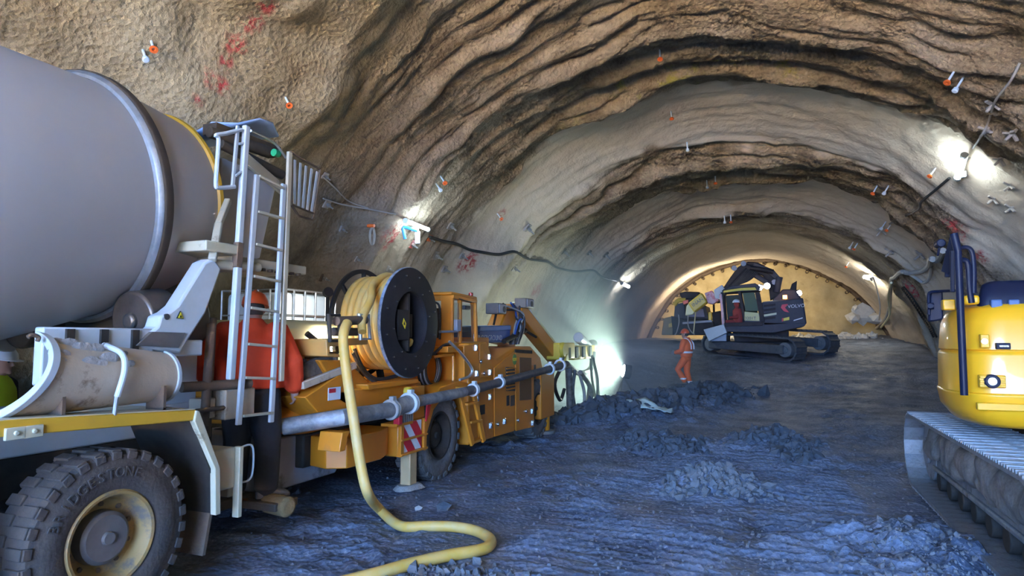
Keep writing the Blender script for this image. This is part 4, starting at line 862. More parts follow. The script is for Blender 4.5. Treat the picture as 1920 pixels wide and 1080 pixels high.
# chiselled lamp bracket and guide rollers in front of the reel
gb = bpy.data.objects.new('hose_guide', None); C.objects.link(gb); gb.parent = S; gb.location = Vector((-3.9, 5.3, 1.6)) - Vector(S.location)
MB().prism(yz([(612, 636), (690, 634), (690, 646), (620, 650), (618, 662), (640, 664), (640, 670), (614, 668)], -3.85), 'x', -4.25, -3.85).build('guide_bracket', mat('bracket_tan', (.55, .27, .06), .5, col2=(.45, .22, .06), scale=5), gb, bevel=.01)
b = MB(); p, q = at(630, 602, x=-3.8), at(684, 600, x=-3.8); b.cyl((-3.8, p.y, p.z), (-3.8, q.y, q.z), .045, n=16); p2, q2 = at(634, 622, x=-3.8), at(680, 622, x=-3.8); b.cyl((-3.86, p2.y, p2.z), (-3.86, q2.y, q2.z), .04, n=16); b.build('guide_roller', 'rust_metal', gb, bevel=.006)
for (c_, tl) in (((627, 615), 1), ((683, 613), 1)):
    p = at(*c_, x=-3.8); b = MB()
    b.tube([(-3.8, p.y - .09, p.z + .12), (-3.8, p.y + .06, p.z + .12), (-3.8, p.y + .10, p.z - .12), (-3.8, p.y - .06, p.z - .12)], .022, 8, closed=True); b.build('guide_frame', 'galvanised' if c_[0] > 650 else 'dark_metal', gb)
# the reel
RY, RZ, RR = 6.46, 1.915, .625
reel = bpy.data.objects.new('hose_reel', None); C.objects.link(reel); reel.parent = S; reel.location = Vector((-4.2, RY, RZ)) - Vector(S.location)
X1, X0 = -3.86, -4.50
MB().lathe((X1, RY, RZ), (1, 0, 0), [(0, .355), (0, RR), (.03, RR), (.035, RR - .015), (.035, .355), (0, .355)], 96).build('flange', 'reel_black', reel)
MB().lathe((X1, RY, RZ), (1, 0, 0), [(-.006, RR - .03), (-.006, RR + .006), (.022, RR + .006), (.028, RR - .001)], 96).build('flange_edge', 'reel_edge', reel)
for k in range(12):
    a = 2 * PI * (k + .5) / 12; rr = .54
    b = MB(); b.cyl((X1 + .03, RY + rr * math.cos(a), RZ + rr * math.sin(a)), (X1 + .052, RY + rr * math.cos(a), RZ + rr * math.sin(a)), .013, .009, 8); b.build('bolt', 'chrome', reel)
for k in range(8):
    a = 2 * PI * (k + .25) / 8; rr = .395
    b = MB(); b.cyl((X1 + .03, RY + rr * math.cos(a), RZ + rr * math.sin(a)), (X1 + .052, RY + rr * math.cos(a), RZ + rr * math.sin(a)), .012, .008, 8); b.build('bolt', 'chrome', reel)
MB().lathe((X1, RY, RZ), (1, 0, 0), [(0, .355), (-.5, .36), (-.5, .02)], 64).build('drum_core', 'reel_black', reel)
b = MB(); b.bb((X1 - .1, RY - .24, RZ - .20), (X1 + .005, RY - .02, RZ + .14)); b.build('core_panel', 'reel_black', reel, bevel=.006)
b = MB(); b.bb((X1 - .2, RY + .03, RZ - .17), (X1 - .05, RY + .16, RZ + .10)); b.bb((X1 - .12, RY - .02, RZ - .33), (X1 + .0, RY + .02, RZ + .33)); b.build('core_spoke', 'dark_metal', reel, bevel=.005)
tr3 = [(RY - .13, RZ + .02), (RY - .07, RZ - .03), (RY - .11, RZ - .09)]
dm = MB(); dm.prism([(RY - .13, RZ + .045), (RY - .075, RZ - .015), (RY - .10, RZ - .075), (RY - .155, RZ - .015)], 'x', X1 + .004, X1 + .009); dm = dm.build('warning_sticker', 'yellow_print', reel)
MB().prism([(RY - .12, RZ + .015), (RY - .10, RZ - .03), (RY - .135, RZ - .03)], 'x', X1 + .009, X1 + .011).build('sticker_figure', 'black_print', dm)
b = MB(); b.tube(smoothline([(X1 - .08, RY + .03, RZ - .25), (X1 - .06, RY + .10, RZ - .25), (X1 - .08, RY + .17, RZ - .21)], 5), .035, 10); b.build('hose_end', 'hose_yellow', reel)
fl = MB(); fl.lathe((X0, RY, RZ), (1, 0, 0), [(0, .58), (0, .63), (.03, .63), (.03, .58), (0, .58)], 72)
for k in range(8):
    a = 2 * PI * k / 8; fl.bar((X0 + .015, RY + .1 * math.cos(a), RZ + .1 * math.sin(a)), (X0 + .015, RY + .6 * math.cos(a), RZ + .6 * math.sin(a)), .03, .045, up=(1, 0, 0))
fl.build('spoked_flange', 'reel_black', reel)
for k in range(6):
    x = X0 + .07 + k * .084; pts = [(x + .084 * j / 40, RY + .50 * math.cos(2 * PI * j / 40), RZ + .50 * math.sin(2 * PI * j / 40)) for j in range(41)]
    MB().tube(pts, .043, 12).build('hose_wrap', 'hose_yellow', reel)
MB().lathe((X0 + .03, RY, RZ), (1, 0, 0), [(0, .46), (.58, .46)], 48).build('hose_core', 'hose_yellow', reel)
hose('hose_lead', [(X0 + .4, RY + .10, RZ + .50), (X0 + .40, RY - .12, RZ + .53), (-4.05, RY - .45, RZ + .40), (-3.88, 5.72, RZ + .22), (-3.80, 5.46, RZ + .02), (-3.74, 5.38, RZ - .12)], .043, 'hose_yellow', reel, 8, 12)
b = MB(); b.bar((-4.4, 6.2, 1.2), (-4.4, 6.45, 1.9), .08, .05); b.bar((-4.4, 6.75, 1.2), (-4.4, 6.5, 1.9), .08, .05); b.cyl((-4.55, RY, RZ), (-4.0, RY, RZ), .06); b.build('reel_stand', 'dark_metal', reel, bevel=.008)
for (pp, r) in (((( -4.2, 5.9, 1.62), (-4.15, 6.0, 1.40), (-4.1, 6.2, 1.28), (-4.1, 6.6, 1.30)), .022), (((-4.15, 5.8, 1.58), (-4.1, 5.95, 1.35), (-4.05, 6.1, 1.25)), .018), (((-4.1, 7.2, 1.4), (-4.0, 7.5, 1.62), (-4.0, 7.7, 1.66)), .02)): hose('hydraulic_hose', list(pp), r, 'black_rubber', S)
# coiled cable beside the reel, behind a hoop
for k in range(5):
    pts = [(-4.1 - .02 * k, 7.48 + (.20 + .012 * k) * math.cos(2 * PI * j / 28), 1.34 + (.20 + .012 * k) * math.sin(2 * PI * j / 28)) for j in range(28)]
    MB().tube(pts, .016, 6, closed=True).build('coiled_cable', ['dark_metal', 'cable_grey'][k % 2], S)
hose('coil_hoop', [(-3.98, 7.25, 1.50), (-3.96, 7.70, 1.52), (-3.96, 7.76, 1.47), (-3.96, 7.76, 1.15)], .02, OR, S, 5)
hose('air_hose', [at(842, 640, x=-3.85), at(862, 660, x=-3.8), at(884, 690, x=-3.8), at(880, 705, x=-3.8), at(862, 712, x=-3.8)], .018, 'galvanised', S)
# delivery pipe along the side with couplings
PX = -3.66
pp = [at(532, 800, x=-4.22), at(640, 783, x=-3.72)] + [at(a, c_, x=PX) for a, c_ in ( (735, 768), (765, 756), (870, 735), (1045, 688), (1062, 682))]
MB().tube([pp[0], pp[1], pp[2]], .078, 20).build('delivery_pipe', 'pipe_steel', S)
MB().tube([pp[2], pp[3]], .088, 20).build('pipe_reducer', 'pipe_steel', S)
MB().tube([pp[3], pp[4]], .062, 20).build('delivery_pipe', 'pipe_steel', S)
MB().tube([pp[4], pp[5], pp[6]], .060, 20).build('delivery_pipe', 'pipe_dark', S)
for (a, c_, r, m_) in ((733, 768, .105, 'concrete_crust'), (767, 756, .115, 'white_paint'), (887, 731, .085, 'white_paint'), (936, 717, .085, 'white_paint'), (1030, 692, .10, 'white_paint'), (1050, 685, .11, 'white_paint')):
    c0_ = at(a, c_, x=PX); d = (pp[5] - pp[4]).normalized(); cl_ = MB()
    cl_.lathe(c0_ - d * .03, d, [(0, r * .75), (0, r), (.02, r * 1.04), (.04, r), (.045, r * .82), (.055, r), (.075, r * .98), (.075, r * .75)], 24)
    cl_.box(c0_ + Vector((.02, 0, r * 1.05)), (.05, .07, .05)); cl_.build('coupling', m_, S, bevel=.004)
b = MB(); q = at(645, 800, x=PX); b.prism([(q.y - .06, q.z - .22), (q.y - .02, q.z - .05), (q.y + .10, q.z - .05), (q.y + .06, q.z - .10), (q.y + .03, q.z - .22)], 'x', PX - .25, PX); b.build('pipe_support', OR, S, bevel=.008)
b = MB()
q = at(755, 788, x=-3.8); b.bb((-4.0, q.y - .12, q.z - .06), (-3.8, q.y + .22, q.z - .03)); b.build('shelf', OR, S)
for k in range(6): y = q.y - .02 + k * .045; MB().bb((-3.84, y, q.z - .03), (-3.80, y + .02, q.z + .12)).build('cooling_fin', 'galvanised', S)
b = MB(); b.bb((-3.86, q.y - .10, q.z - .04), (-3.78, q.y - .03, q.z + .06)); b.build('red_valve', 'red_print', S, bevel=.01)
q = at(802, 770, x=-3.83); MB().prism([(q.y - .05, q.z - .12), (q.y - .02, q.z + .08), (q.y + .07, q.z + .10), (q.y + .02, q.z - .04)], 'x', -3.84, -3.82).build('red_flag', 'red_print', S)

# IBC tank standing behind on the deck
IB = thing('intermediate_bulk_container', (-5.95, 6.75, 1.22), 'white plastic liquid tank in a galvanised cage on the orange sprayer deck', 'tank')
MB().bb((-6.42, 6.27, 1.36), (-5.52, 7.23, 2.30)).build('bottle', 'ibc_plastic', IB, bevel=.07, seg=3)
MB().bb((-6.46, 6.23, 1.22), (-5.48, 7.27, 1.34)).build('pallet', 'galvanised', IB, bevel=.01)
x0, x1, y0, y1 = -6.45, -5.49, 6.24, 7.26
for z in (1.45, 1.75, 2.02, 2.33): MB().tube([(x0, y0, z), (x1, y0, z), (x1, y1, z), (x0, y1, z)], .013, 6, closed=True).build('cage_bar', 'galvanised', IB)
for k in range(6):
    y = y0 + (y1 - y0) * k / 5; MB().tube([(x1, y, 1.34), (x1, y, 2.33)], .013, 6).build('cage_bar', 'galvanised', IB)
    x = x0 + (x1 - x0) * k / 5; MB().tube([(x, y0, 1.34), (x, y0, 2.33)], .013, 6).build('cage_bar', 'galvanised', IB)
MB().bb((-6.4, 5.6, .78), (-4.4, 7.4, 1.22)).build('deck_base', OR, S, bevel=.02)

# yellow hose from the guide down to the floor and away under the camera
hp_ = [at(651, 606, x=-3.70), at(645, 622, x=-3.66), at(644, 645, x=-3.64), at(650, 700, x=-3.60), at(662, 780, x=-3.5), at(676, 870, x=-3.42), at(690, 925, x=-3.36)]
gl = [(712, 955), (750, 978), (800, 984), (850, 987), (890, 993), (914, 1004), (921, 1015), (912, 1027), (885, 1036), (840, 1045), (770, 1062), (700, 1082), (600, 1105)]
hp_ += [at(a, c_, z=.07) for a, c_ in gl]
hp_ = [p if i < 8 else Vector((p.x, p.y, float(floor_h(p.x, p.y, False)) + .05)) for i, p in enumerate(hp_)]
tag(MB().tube(smoothline(hp_, 8), .046, 14).build('hose', 'hose_yellow'), 'thick yellow hose hanging from the reel and snaking across the muddy floor', 'hose')

# ================================================================== near excavator at the right edge
EX = thing('excavator', (2.7, 7.2, 0), 'yellow excavator seen from behind at the right edge, with dark blue engine cover', 'excavator')
E_ = EX
def loft_plan(outline, zs, scales, c):
    """stack scaled copies of a plan outline into a closed solid"""
    n = len(outline); vs, fs = [], []
    for z, s_ in zip(zs, scales):
        for (x, y) in outline: vs.append((c[0] + (x - c[0]) * s_, c[1] + (y - c[1]) * s_, z))
    for i in range(len(zs) - 1):
        for k in range(n): fs.append((i * n + k, i * n + (k + 1) % n, (i + 1) * n + (k + 1) % n, (i + 1) * n + k))
    fs += [tuple(range(n))[::-1], tuple(range((len(zs) - 1) * n, len(zs) * n))]
    return MB().add(vs, fs)
def round_poly(pts, r, seg=5):
    out = []
    n = len(pts)
    for i in range(n):
        p0, p1, p2 = Vector(pts[i - 1]), Vector(pts[i]), Vector(pts[(i + 1) % n]); a = (p0 - p1); c_ = (p2 - p1); rr = min(r, a.length * .45, c_.length * .45)
        A, B_ = p1 + a.normalized() * rr, p1 + c_.normalized() * rr
        for k in range(seg + 1): t = k / seg; q = A * (1 - t) ** 2 + p1 * 2 * t * (1 - t) + B_ * t * t; out.append((q.x, q.y))
    return out
plan = round_poly([(1.42, 6.02), (4.20, 5.95), (4.25, 8.8), (2.1, 8.9), (1.60, 7.7), (1.36, 7.05), (1.30, 6.45)], .2)
cc = (2.9, 7.3)
loft_plan(plan, [1.04, 1.07, 1.17, 1.30, 1.31], [.90, .935, .985, 1.0, .99], cc).build('counterweight', 'exc_yellow', E_, smooth=50, bevel=.008)
loft_plan(plan, [1.29, 1.31, 1.60, 1.62, 1.635, 1.645, 1.86, 1.96, 2.00], [.975, .992, .985, .98, .968, .98, .965, .935, .90], cc).build('engine_house', 'exc_yellow', E_, smooth=40, bevel=.006)
hood = round_poly([(1.50, 6.20), (4.1, 6.12), (4.1, 8.4), (2.2, 8.4)], .12)
loft_plan(hood, [1.96, 2.02, 2.16, 2.19], [1.0, 1.0, .97, .94], (3.0, 7.2)).build('engine_cover', 'exc_blue', E_, smooth=40, bevel=.01)
b = MB(); b.bb((3.0, 8.0, 1.3), (4.2, 9.6, 2.95)); b.build('cab', 'exc_blue', E_, bevel=.08)
yb = 6.06
def nx(px, py, y=yb): return at(px, py, y=y)
p, q = nx(1811, 553), nx(1842, 570); b = MB(); b.bb((p.x, yb + .05, q.z), (q.x, yb + .3, p.z)); b.build('rail_mount', 'exc_yellow', E_, bevel=.02)
for px in (1862, 1895):
    p, q = nx(px, 566, 6.1), nx(px + 22, 576, 6.1); b = MB(); b.bb((p.x, 6.14, q.z - .01), (q.x, 6.2, p.z + .02)); b.build('cover_vent', mat('vent_blue', (.05, .10, .22), .5, spec=.2), E_, bevel=.01)
# grey side panel, lamps and locks on the rear face
def plate(name, a, c_, m_, y, d, bev=.006, par=E_):
    p, q = nx(*a, y), nx(*c_, y); b = MB(); b.bb((p.x, y - d, q.z), (q.x, y + .04, p.z)); return b.build(name, m_, par, bevel=bev)
lp = plate('lock_plate', (1837, 627), (1855, 652), 'exc_yellow', 6.03, .02)
q = nx(1846, 640, 6.0); b = MB(); b.cyl((q.x, 6.03, q.z), (q.x, 5.995, q.z), .022, n=16); b.build('lock', 'chrome', lp)
hh = plate('handle_recess', (1867, 643), (1895, 655), 'exc_blue', 6.03, .012); plate('handle', (1872, 647), (1891, 651), 'chrome', 6.025, .02, .003, hh)
lr = plate('vent_recess', (1835, 703), (1886, 728), 'exc_yellow', 6.0, .012)
for k in range(3): plate('vent_slat', (1836, 705 + k * 8), (1885, 710 + k * 8), 'exc_yellow', 5.99, .02, .003, lr)
q = nx(1860, 715, 5.98); b = MB(); b.lathe((q.x, 5.985, q.z), (0, -1, 0), [(-.03, .052), (0.02, .052), (.025, .045), (.025, .03)], 28); b.build('lamp_ring', 'exc_blue', lr)
b = MB(); b.cyl((q.x, 5.98, q.z), (q.x, 5.965, q.z), .034, n=20); b.build('lamp_lens', 'chrome', lr)
plate('groove', (1832, 755), (1925, 772), 'exc_yellow', 6.0, .006)
# dark blue handrails
RB = 'exc_blue'
def tubeN(name, pts, r, m_=RB, par=E_, sub=5, n=10): return MB().tube(smoothline(pts, sub), r, n).build(name, m_, par)
yr = 5.93
b = MB(); b.cyl(nx(1808, 741, yr), nx(1796, 470, yr), .026, n=14); b.cyl(nx(1796, 470, yr), nx(1788, 438, yr), .028, n=14); b.build('post', RB, E_)
tubeN('handrail', [nx(1797, 466, 6.1), nx(1812, 464, 6.1), nx(1822, 472, 6.1), nx(1826, 500, 6.1), nx(1826, 550, 6.1)], .018)
tubeN('handrail', [nx(1796, 488, 6.1), nx(1808, 488, 6.1), nx(1815, 497, 6.1), nx(1818, 540, 6.1), nx(1822, 568, 6.1)], .022)
b = MB(); p, q = nx(1768, 512, 6.3), nx(1790, 445, 6.2); b.bar(p + Vector((.02, 0, 0)), q, .02, .09); b.bar(nx(1779, 520, 6.3), nx(1781, 470, 6.3), .025, .06); b.bar(nx(1786, 548, 6.2), nx(1785, 470, 6.2), .03, .03); b.build('step_plate', RB, E_, bevel=.006)
b = MB(); q = nx(1764, 456, 6.4); b.cyl((q.x, 6.38, q.z), (q.x, 6.5, q.z), .035, n=16); b.bar((q.x, 6.42, q.z), nx(1758, 480, 6.45), .018, .018); b.build('camera_lamp', RB, E_, bevel=.008)
# mirror
mr_ = bpy.data.objects.new('mirror', None); C.objects.link(mr_); mr_.parent = E_; mr_.location = Vector((1.45, 6.6, 1.8)) - Vector(E_.location)
p, q = nx(1738, 546, 6.6), nx(1769, 604, 6.6); b = MB(); b.prism(round_poly([(p.x + .02, p.z), (q.x + .005, p.z + .005), (q.x, q.z + .02), (p.x - .005, q.z)], .03), 'y', 6.58, 6.66); b.build('mirror_shell', RB, mr_, bevel=.015)
tubeN('mirror_arm', [nx(1790, 545, 6.3), nx(1765, 546, 6.45), nx(1745, 548, 6.52), nx(1741, 556, 6.54), nx(1742, 590, 6.54)], .012, 'exc_blue', mr_)
b = MB(); q = nx(1743, 574, 6.53); b.cyl((q.x - .02, 6.53, q.z), (q.x + .03, 6.53, q.z), .028, n=12); b.cyl((q.x, 6.50, q.z), (q.x, 6.57, q.z), .02, n=12); b.build('mirror_clamp', RB, mr_)
q = nx(1776, 568, 6.5); b = MB(); b.bb((q.x - .03, 6.5, q.z - .06), (q.x + .06, 6.6, q.z + .03)); b.build('mirror_foot', 'exc_yellow', mr_, bevel=.01)
# undercarriage: centre frame, two tracks made of separate shoes
b = MB(); b.bb((2.05, 5.6, .45), (3.35, 8.0, .85)); b.cyl((2.75, 6.9, .8), (2.75, 6.9, 1.08), .62, n=32); b.build('undercarriage', 'dark_metal', E_, bevel=.02)
def track(par, x0, x1, y0, y1, ztop, zbot, r0, pitch, shoe_mat):
    """a closed loop of shoes round two end wheels; returns shoe count"""
    cz = (ztop + zbot) / 2; R = (ztop - zbot) / 2; L = (y1 - y0) - 2 * R; per = 2 * L + 2 * PI * R; n = int(per / pitch); w = x1 - x0
    me = None
    tb = bpy.data.objects.new('track', None); C.objects.link(tb); tb.parent = par; tb.location = Vector(((x0 + x1) / 2, (y0 + y1) / 2, cz)) - parent_world(par)
    for k in range(n):
        s_ = (k + .5) / n * per
        if s_ < L: p = (y0 + R + s_, ztop); a = 0
        elif s_ < L + PI * R: t = (s_ - L) / R; p = (y1 - R + R * math.sin(t), cz + R * math.cos(t)); a = -t
        elif s_ < 2 * L + PI * R: p = (y1 - R - (s_ - L - PI * R), zbot); a = PI
        else: t = (s_ - 2 * L - PI * R) / R; p = (y0 + R - R * math.sin(t), cz - R * math.cos(t)); a = PI - t
        if me is None:
            b = MB(); pl = per / n
            b.prism([(-pl / 2 - .012, -.03), (-pl / 2 - .012, .0), (-pl * .36, .0), (-pl * .34, .026), (-pl * .24, .026), (-pl * .22, 0), (-pl * .03, 0), (-pl * .01, .02), (pl * .08, .02), (pl * .1, 0), (pl * .30, 0), (pl * .33, .02), (pl * .42, .02), (pl * .45, -.012), (pl / 2, -.03)], 'x', -w / 2, w / 2)
            so = b.build('shoe', shoe_mat, None); me = so.data
        else: so = bpy.data.objects.new('shoe', me); C.objects.link(so)
        so.parent = tb; so.location = Vector(((x0 + x1) / 2, p[0], p[1])) - parent_world(tb); so.rotation_euler = (a, 0, 0)
    return tb
tk_ = track(E_, 1.42, 2.04, 4.75, 9.20, .86, .05, 0, .175, 'track_steel')
track(E_, 3.36, 3.98, 4.75, 9.20, .86, .05, 0, .175, 'track_steel')
for x_ in (1.62, 3.56):
    fr = MB(); fr.prism([(5.2, .30), (5.1, .45), (5.4, .66), (8.5, .66), (8.85, .5), (8.7, .30)], 'x', x_, x_ + .26); fr.bb((x_ - .03, 5.3, .28), (x_ + .29, 8.6, .33)); fr.build('track_frame', 'track_steel', E_, bevel=.015)
    for y_, r_ in ((8.80, .33), (5.15, .33)):
        b = MB(); b.cyl((x_ - .01, y_, .455), (x_ + .27, y_, .455), r_, n=32); b.cyl((x_ - .05, y_, .455), (x_ - .01, y_, .455), r_ * .45, n=20); b.build('end_wheel', 'track_steel', E_, bevel=.015)
    for k in range(7):
        y_ = 5.7 + k * .44; b = MB(); b.cyl((x_ - .02, y_, .20), (x_ + .28, y_, .20), .10, n=18); b.build('roller', 'dark_metal', E_, bevel=.01)
lk = MB(); lk.tube([(1.72, 5.2 + .0, .79), (1.72, 8.75, .79)], .035, 6); lk.tube([(1.72, 5.2, .12), (1.72, 8.75, .12)], .035, 6); lk.build('track_chain', 'dark_metal', E_)
mud = MB()
for k in range(170):
    y_ = random.uniform(5.3, 8.7); u = (y_ - 5.3) / 3.4; r_ = random.uniform(.08, .15); mud.ball((1.60 + random.uniform(-.04, .06), y_, .60 + random.uniform(-.16, .10)), r_, 8, 5, (.5, 1.3, .8))
mo = mud.build('packed_mud', 'mud', E_, smooth=60); mo['kind'] = 'stuff'; rm = mo.modifiers.new('r', 'REMESH'); rm.mode = 'VOXEL'; rm.voxel_size = .025; rm.use_smooth_shade = True; sm_ = mo.modifiers.new('s', 'SMOOTH'); sm_.iterations = 25

# ================================================================== far excavator with breaker, on the ramp
G0 = at(1432, 660, y=26.4)
gz = float(floor_h(G0.x, 26.4, False))
FX = thing('excavator', (G0.x, 26.6, gz), 'dark grey excavator with yellow cab stripe and rock breaker on the far ramp', 'excavator')
X = FX; loc = Vector(FX.location)
K = 27.0 / 1220 * .985                      # metres per photo pixel at its distance
def lp_(px, py, y=0.0):
    """photo pixel -> point in the machine's own upright plane, y metres behind its near side plane"""
    q = at(px, py, y=26.6 - 1.25); return Vector((q.x, 26.6 - 1.25 + y, q.z))
def fprism(name, pts, y0, y1, m_, par=X, bev=.02):
    return MB().prism([(p.x, p.z) for p in (lp_(a, c_) for a, c_ in pts)], 'y', 25.35 + y0, 25.35 + y1).build(name, m_, par, bevel=bev)
# tracks: the undercarriage stands turned, its rear end towards the camera
TA = math.radians(34)
def side_track(c, length, R, w, name='track'):
    d = Vector((math.cos(TA), -math.sin(TA), 0)); n0 = Vector((math.sin(TA), math.cos(TA), 0))
    e0, e1 = c - d * (length / 2), c + d * (length / 2)
    e0.z = float(floor_h(e0.x, e0.y, False)) + R - .03; e1.z = float(floor_h(e1.x, e1.y, False)) + R - .03
    d = (e1 - e0).normalized(); up = d.cross(n0); up = up if up.z > 0 else -up
    L = (e1 - e0).length - 2 * R; per = 2 * L + 2 * PI * R; n = int(per / .20); P0 = e0 + d * R
    tb = bpy.data.objects.new(name, None); C.objects.link(tb); tb.parent = X; tb.location = (e0 + e1) / 2 - loc; me = None
    for k in range(n):
        s_ = (k + .5) / n * per
        if s_ < L: p = P0 + d * s_ + up * R; t = 0
        elif s_ < L + PI * R: t = (s_ - L) / R; p = P0 + d * (L + R * math.sin(t)) + up * (R * math.cos(t))
        elif s_ < 2 * L + PI * R: p = P0 + d * (L - (s_ - L - PI * R)) - up * R; t = PI
        else: t = PI + (s_ - 2 * L - PI * R) / R; p = P0 + d * (R * math.sin(t)) + up * (R * math.cos(t))
        if me is None:
            so = MB().prism([(-.11, -.05), (-.11, .01), (-.06, .045), (-.03, .01), (.05, .01), (.11, -.01), (.11, -.05)], 'y', -w / 2, w / 2).build('shoe', 'far_track', None); me = so.data
        else: so = bpy.data.objects.new('shoe', me); C.objects.link(so)
        zz = (up * math.cos(t) + d * math.sin(t)); xx = (d * math.cos(t) - up * math.sin(t)); yy = zz.cross(xx)
        so.parent = tb; so.location = p - parent_world(tb); so.rotation_euler = Matrix((xx, yy, zz)).transposed().to_euler()
    b = MB(); b.bar(P0 - n0 * (w * .28), P0 + d * L - n0 * (w * .28), w * .5, R * 1.25, up=n0); b.build('track_frame', 'far_track', X, bevel=.03)
    for e in (P0, P0 + d * L):
        b = MB(); b.cyl(e - n0 * (w * .56), e + n0 * (w * .2), R * .62, n=24); b.cyl(e - n0 * (w * .62), e, R * .3, n=20); b.build('end_wheel', 'far_wheel', X, bevel=.02)
mat('far_wheel', (.10, .11, .12), .7, col2=(.16, .165, .17), scale=5)
q_ = at(1408, 650, y=25.6); side_track(Vector((q_.x, 25.6, 1.2)), 4.0, .42, .62)
side_track(Vector((q_.x + 2.1 * math.sin(TA), 25.6 + 2.1 * math.cos(TA), 1.2)), 4.0, .42, .62)
fprism('turntable', [(1370, 616), (1480, 612), (1480, 640), (1375, 642)], .9, 2.0, 'far_dark')
fprism('blade_support', [(1325, 624), (1362, 612), (1362, 640), (1328, 640)], .1, 2.3, 'exc_grey')
fprism('dozer_blade', [(1320, 618), (1358, 608), (1364, 624), (1330, 640)], -.2, 2.5, 'white_paint')
# house and cab
fprism('house_base', [(1358, 606), (1430, 604), (1512, 606), (1508, 612), (1452, 624), (1362, 622)], .0, 2.45, 'far_grey')
hs_ = fprism('house', [(1428, 566), (1462, 562), (1506, 558), (1513, 608), (1430, 612)], .0, 2.45, 'far_grey', bev=.06)
fprism('rear_hood', [(1448, 560), (1468, 540), (1492, 540), (1504, 558), (1500, 566), (1450, 568)], .6, 2.2, 'far_grey', bev=.05)
fprism('exhaust_fin', [(1482, 540), (1486, 528), (1496, 522), (1495, 541)], 1.0, 1.2, 'far_dark')
cabf = bpy.data.objects.new('cab', None); C.objects.link(cabf); cabf.parent = X; cabf.location = Vector(lp_(1390, 610)) - loc
def cabbar(name, a, c_, w, m_='far_dark', y=0.0):
    b = MB(); b.bar(lp_(*a, y), lp_(*c_, y), w, w, up=(0, 1, 0)); b.build(name, m_, cabf, bevel=.01)
for y in (.02, 1.05):
    for a, c_, w_ in (((1354, 548), (1358, 612), .10), ((1386, 545), (1396, 600), .10), ((1420, 548), (1430, 604), .16), ((1356, 545), (1418, 540), .10), ((1358, 609), (1430, 607), .14)): cabbar('pillar', a, c_, w_, y=y)
fprism('roof', [(1353, 545), (1372, 536), (1416, 531), (1426, 537), (1424, 545), (1356, 549)], -.02, 1.1, 'far_grey', cabf)
fprism('roof_stripe', [(1356, 549), (1357, 545), (1390, 540), (1416, 539), (1419, 544), (1390, 545)], -.06, -.02, 'yellow_print', cabf, .005)
fprism('front_guard', [(1349, 552), (1354, 550), (1360, 612), (1354, 614)], -.03, .03, 'lamp_red', cabf, .01)
fprism('door_panel', [(1396, 585), (1424, 587), (1429, 612), (1396, 612)], -.02, .02, 'far_grey', cabf, .01)
fprism('door_yellow', [(1396, 584), (1424, 587), (1424, 602), (1396, 601)], -.035, -.01, mat('door_olive', (.45, .36, .04), .4), cabf, .005)
fprism('window', [(1392, 549), (1414, 548), (1424, 583), (1398, 583)], .0, .02, mat('cab_glass', (.05, .10, .07), .5, spec=.15), cabf, .004)
fprism('window', [(1358, 552), (1386, 550), (1395, 604), (1362, 606)], .75, .77, mat('cab_glass_dark', (.012, .03, .028), .5, spec=.15), cabf, .004)
fprism('far_window', [(1392, 549), (1414, 548), (1422, 600), (1396, 600)], 1.0, 1.02, mat('cab_glass_dark', (.012, .03, .028), .5, spec=.15), cabf, .004)
fprism('seat', [(1384, 575), (1394, 575), (1398, 606), (1376, 606), (1376, 598)], .35, .8, 'far_dark', cabf, .03)
text_mesh('fleet_number', '3201T', 'black_print', .15, lp_(1407, 597, -.045), (1, 0, -.01), (0, 0, 1), cabf, .004)
p0 = lp_(1493, 574, -.03); text_mesh('lettering', 'VOLVO', 'pale_print', .17, p0, (1, 0, 0.06), (0, 0, 1), hs_, .006, shear=.0, space=1.0)
fprism('chevron', [(1466, 571), (1478, 570), (1472, 577), (1480, 586), (1470, 584), (1464, 577)], -.03, .0, 'red_print', hs_, .003)
fprism('lettering_plate', [(1488, 600), (1505, 595), (1505, 597), (1488, 602)], -.03, .0, 'pale_print', hs_, .002)
fprism('reflector', [(1468, 597), (1480, 594), (1480, 600), (1468, 602)], -.03, .0, 'yellow_print', hs_, .002); fprism('reflector', [(1466, 597), (1469, 596), (1469, 602), (1466, 603)], -.03, .0, 'red_print', hs_, .002)
fprism('grab_strip', [(1431, 590), (1456, 586), (1456, 590), (1431, 594)], -.05, .0, 'pale_tank', hs_, .005)
for k in range(4): fprism('grille_slat', [(1432, 572 + k * 8), (1454, 569 + k * 8), (1454, 573 + k * 8), (1432, 576 + k * 8)], -.03, .0, 'far_dark', hs_, .004)
# lights of the far machine
glow_lamp(X, lp_(1438, 535, .3), .11, (.1, -1, -.1), 30, (.8, .92, 1))
glow_lamp(X, lp_(1424, 539, .1), .10, (-.2, -1, -.2), 30, (.8, .92, 1))
glow_lamp(X, lp_(1500, 547, .8), .10, (.5, -1, -.2), 30, (.8, .92, 1))
b = MB(); q = lp_(1472, 560, .1); b.cyl(q, q + Vector((0, 0, .13)), .07, n=12); b.build('beacon', 'beacon_glow', X)
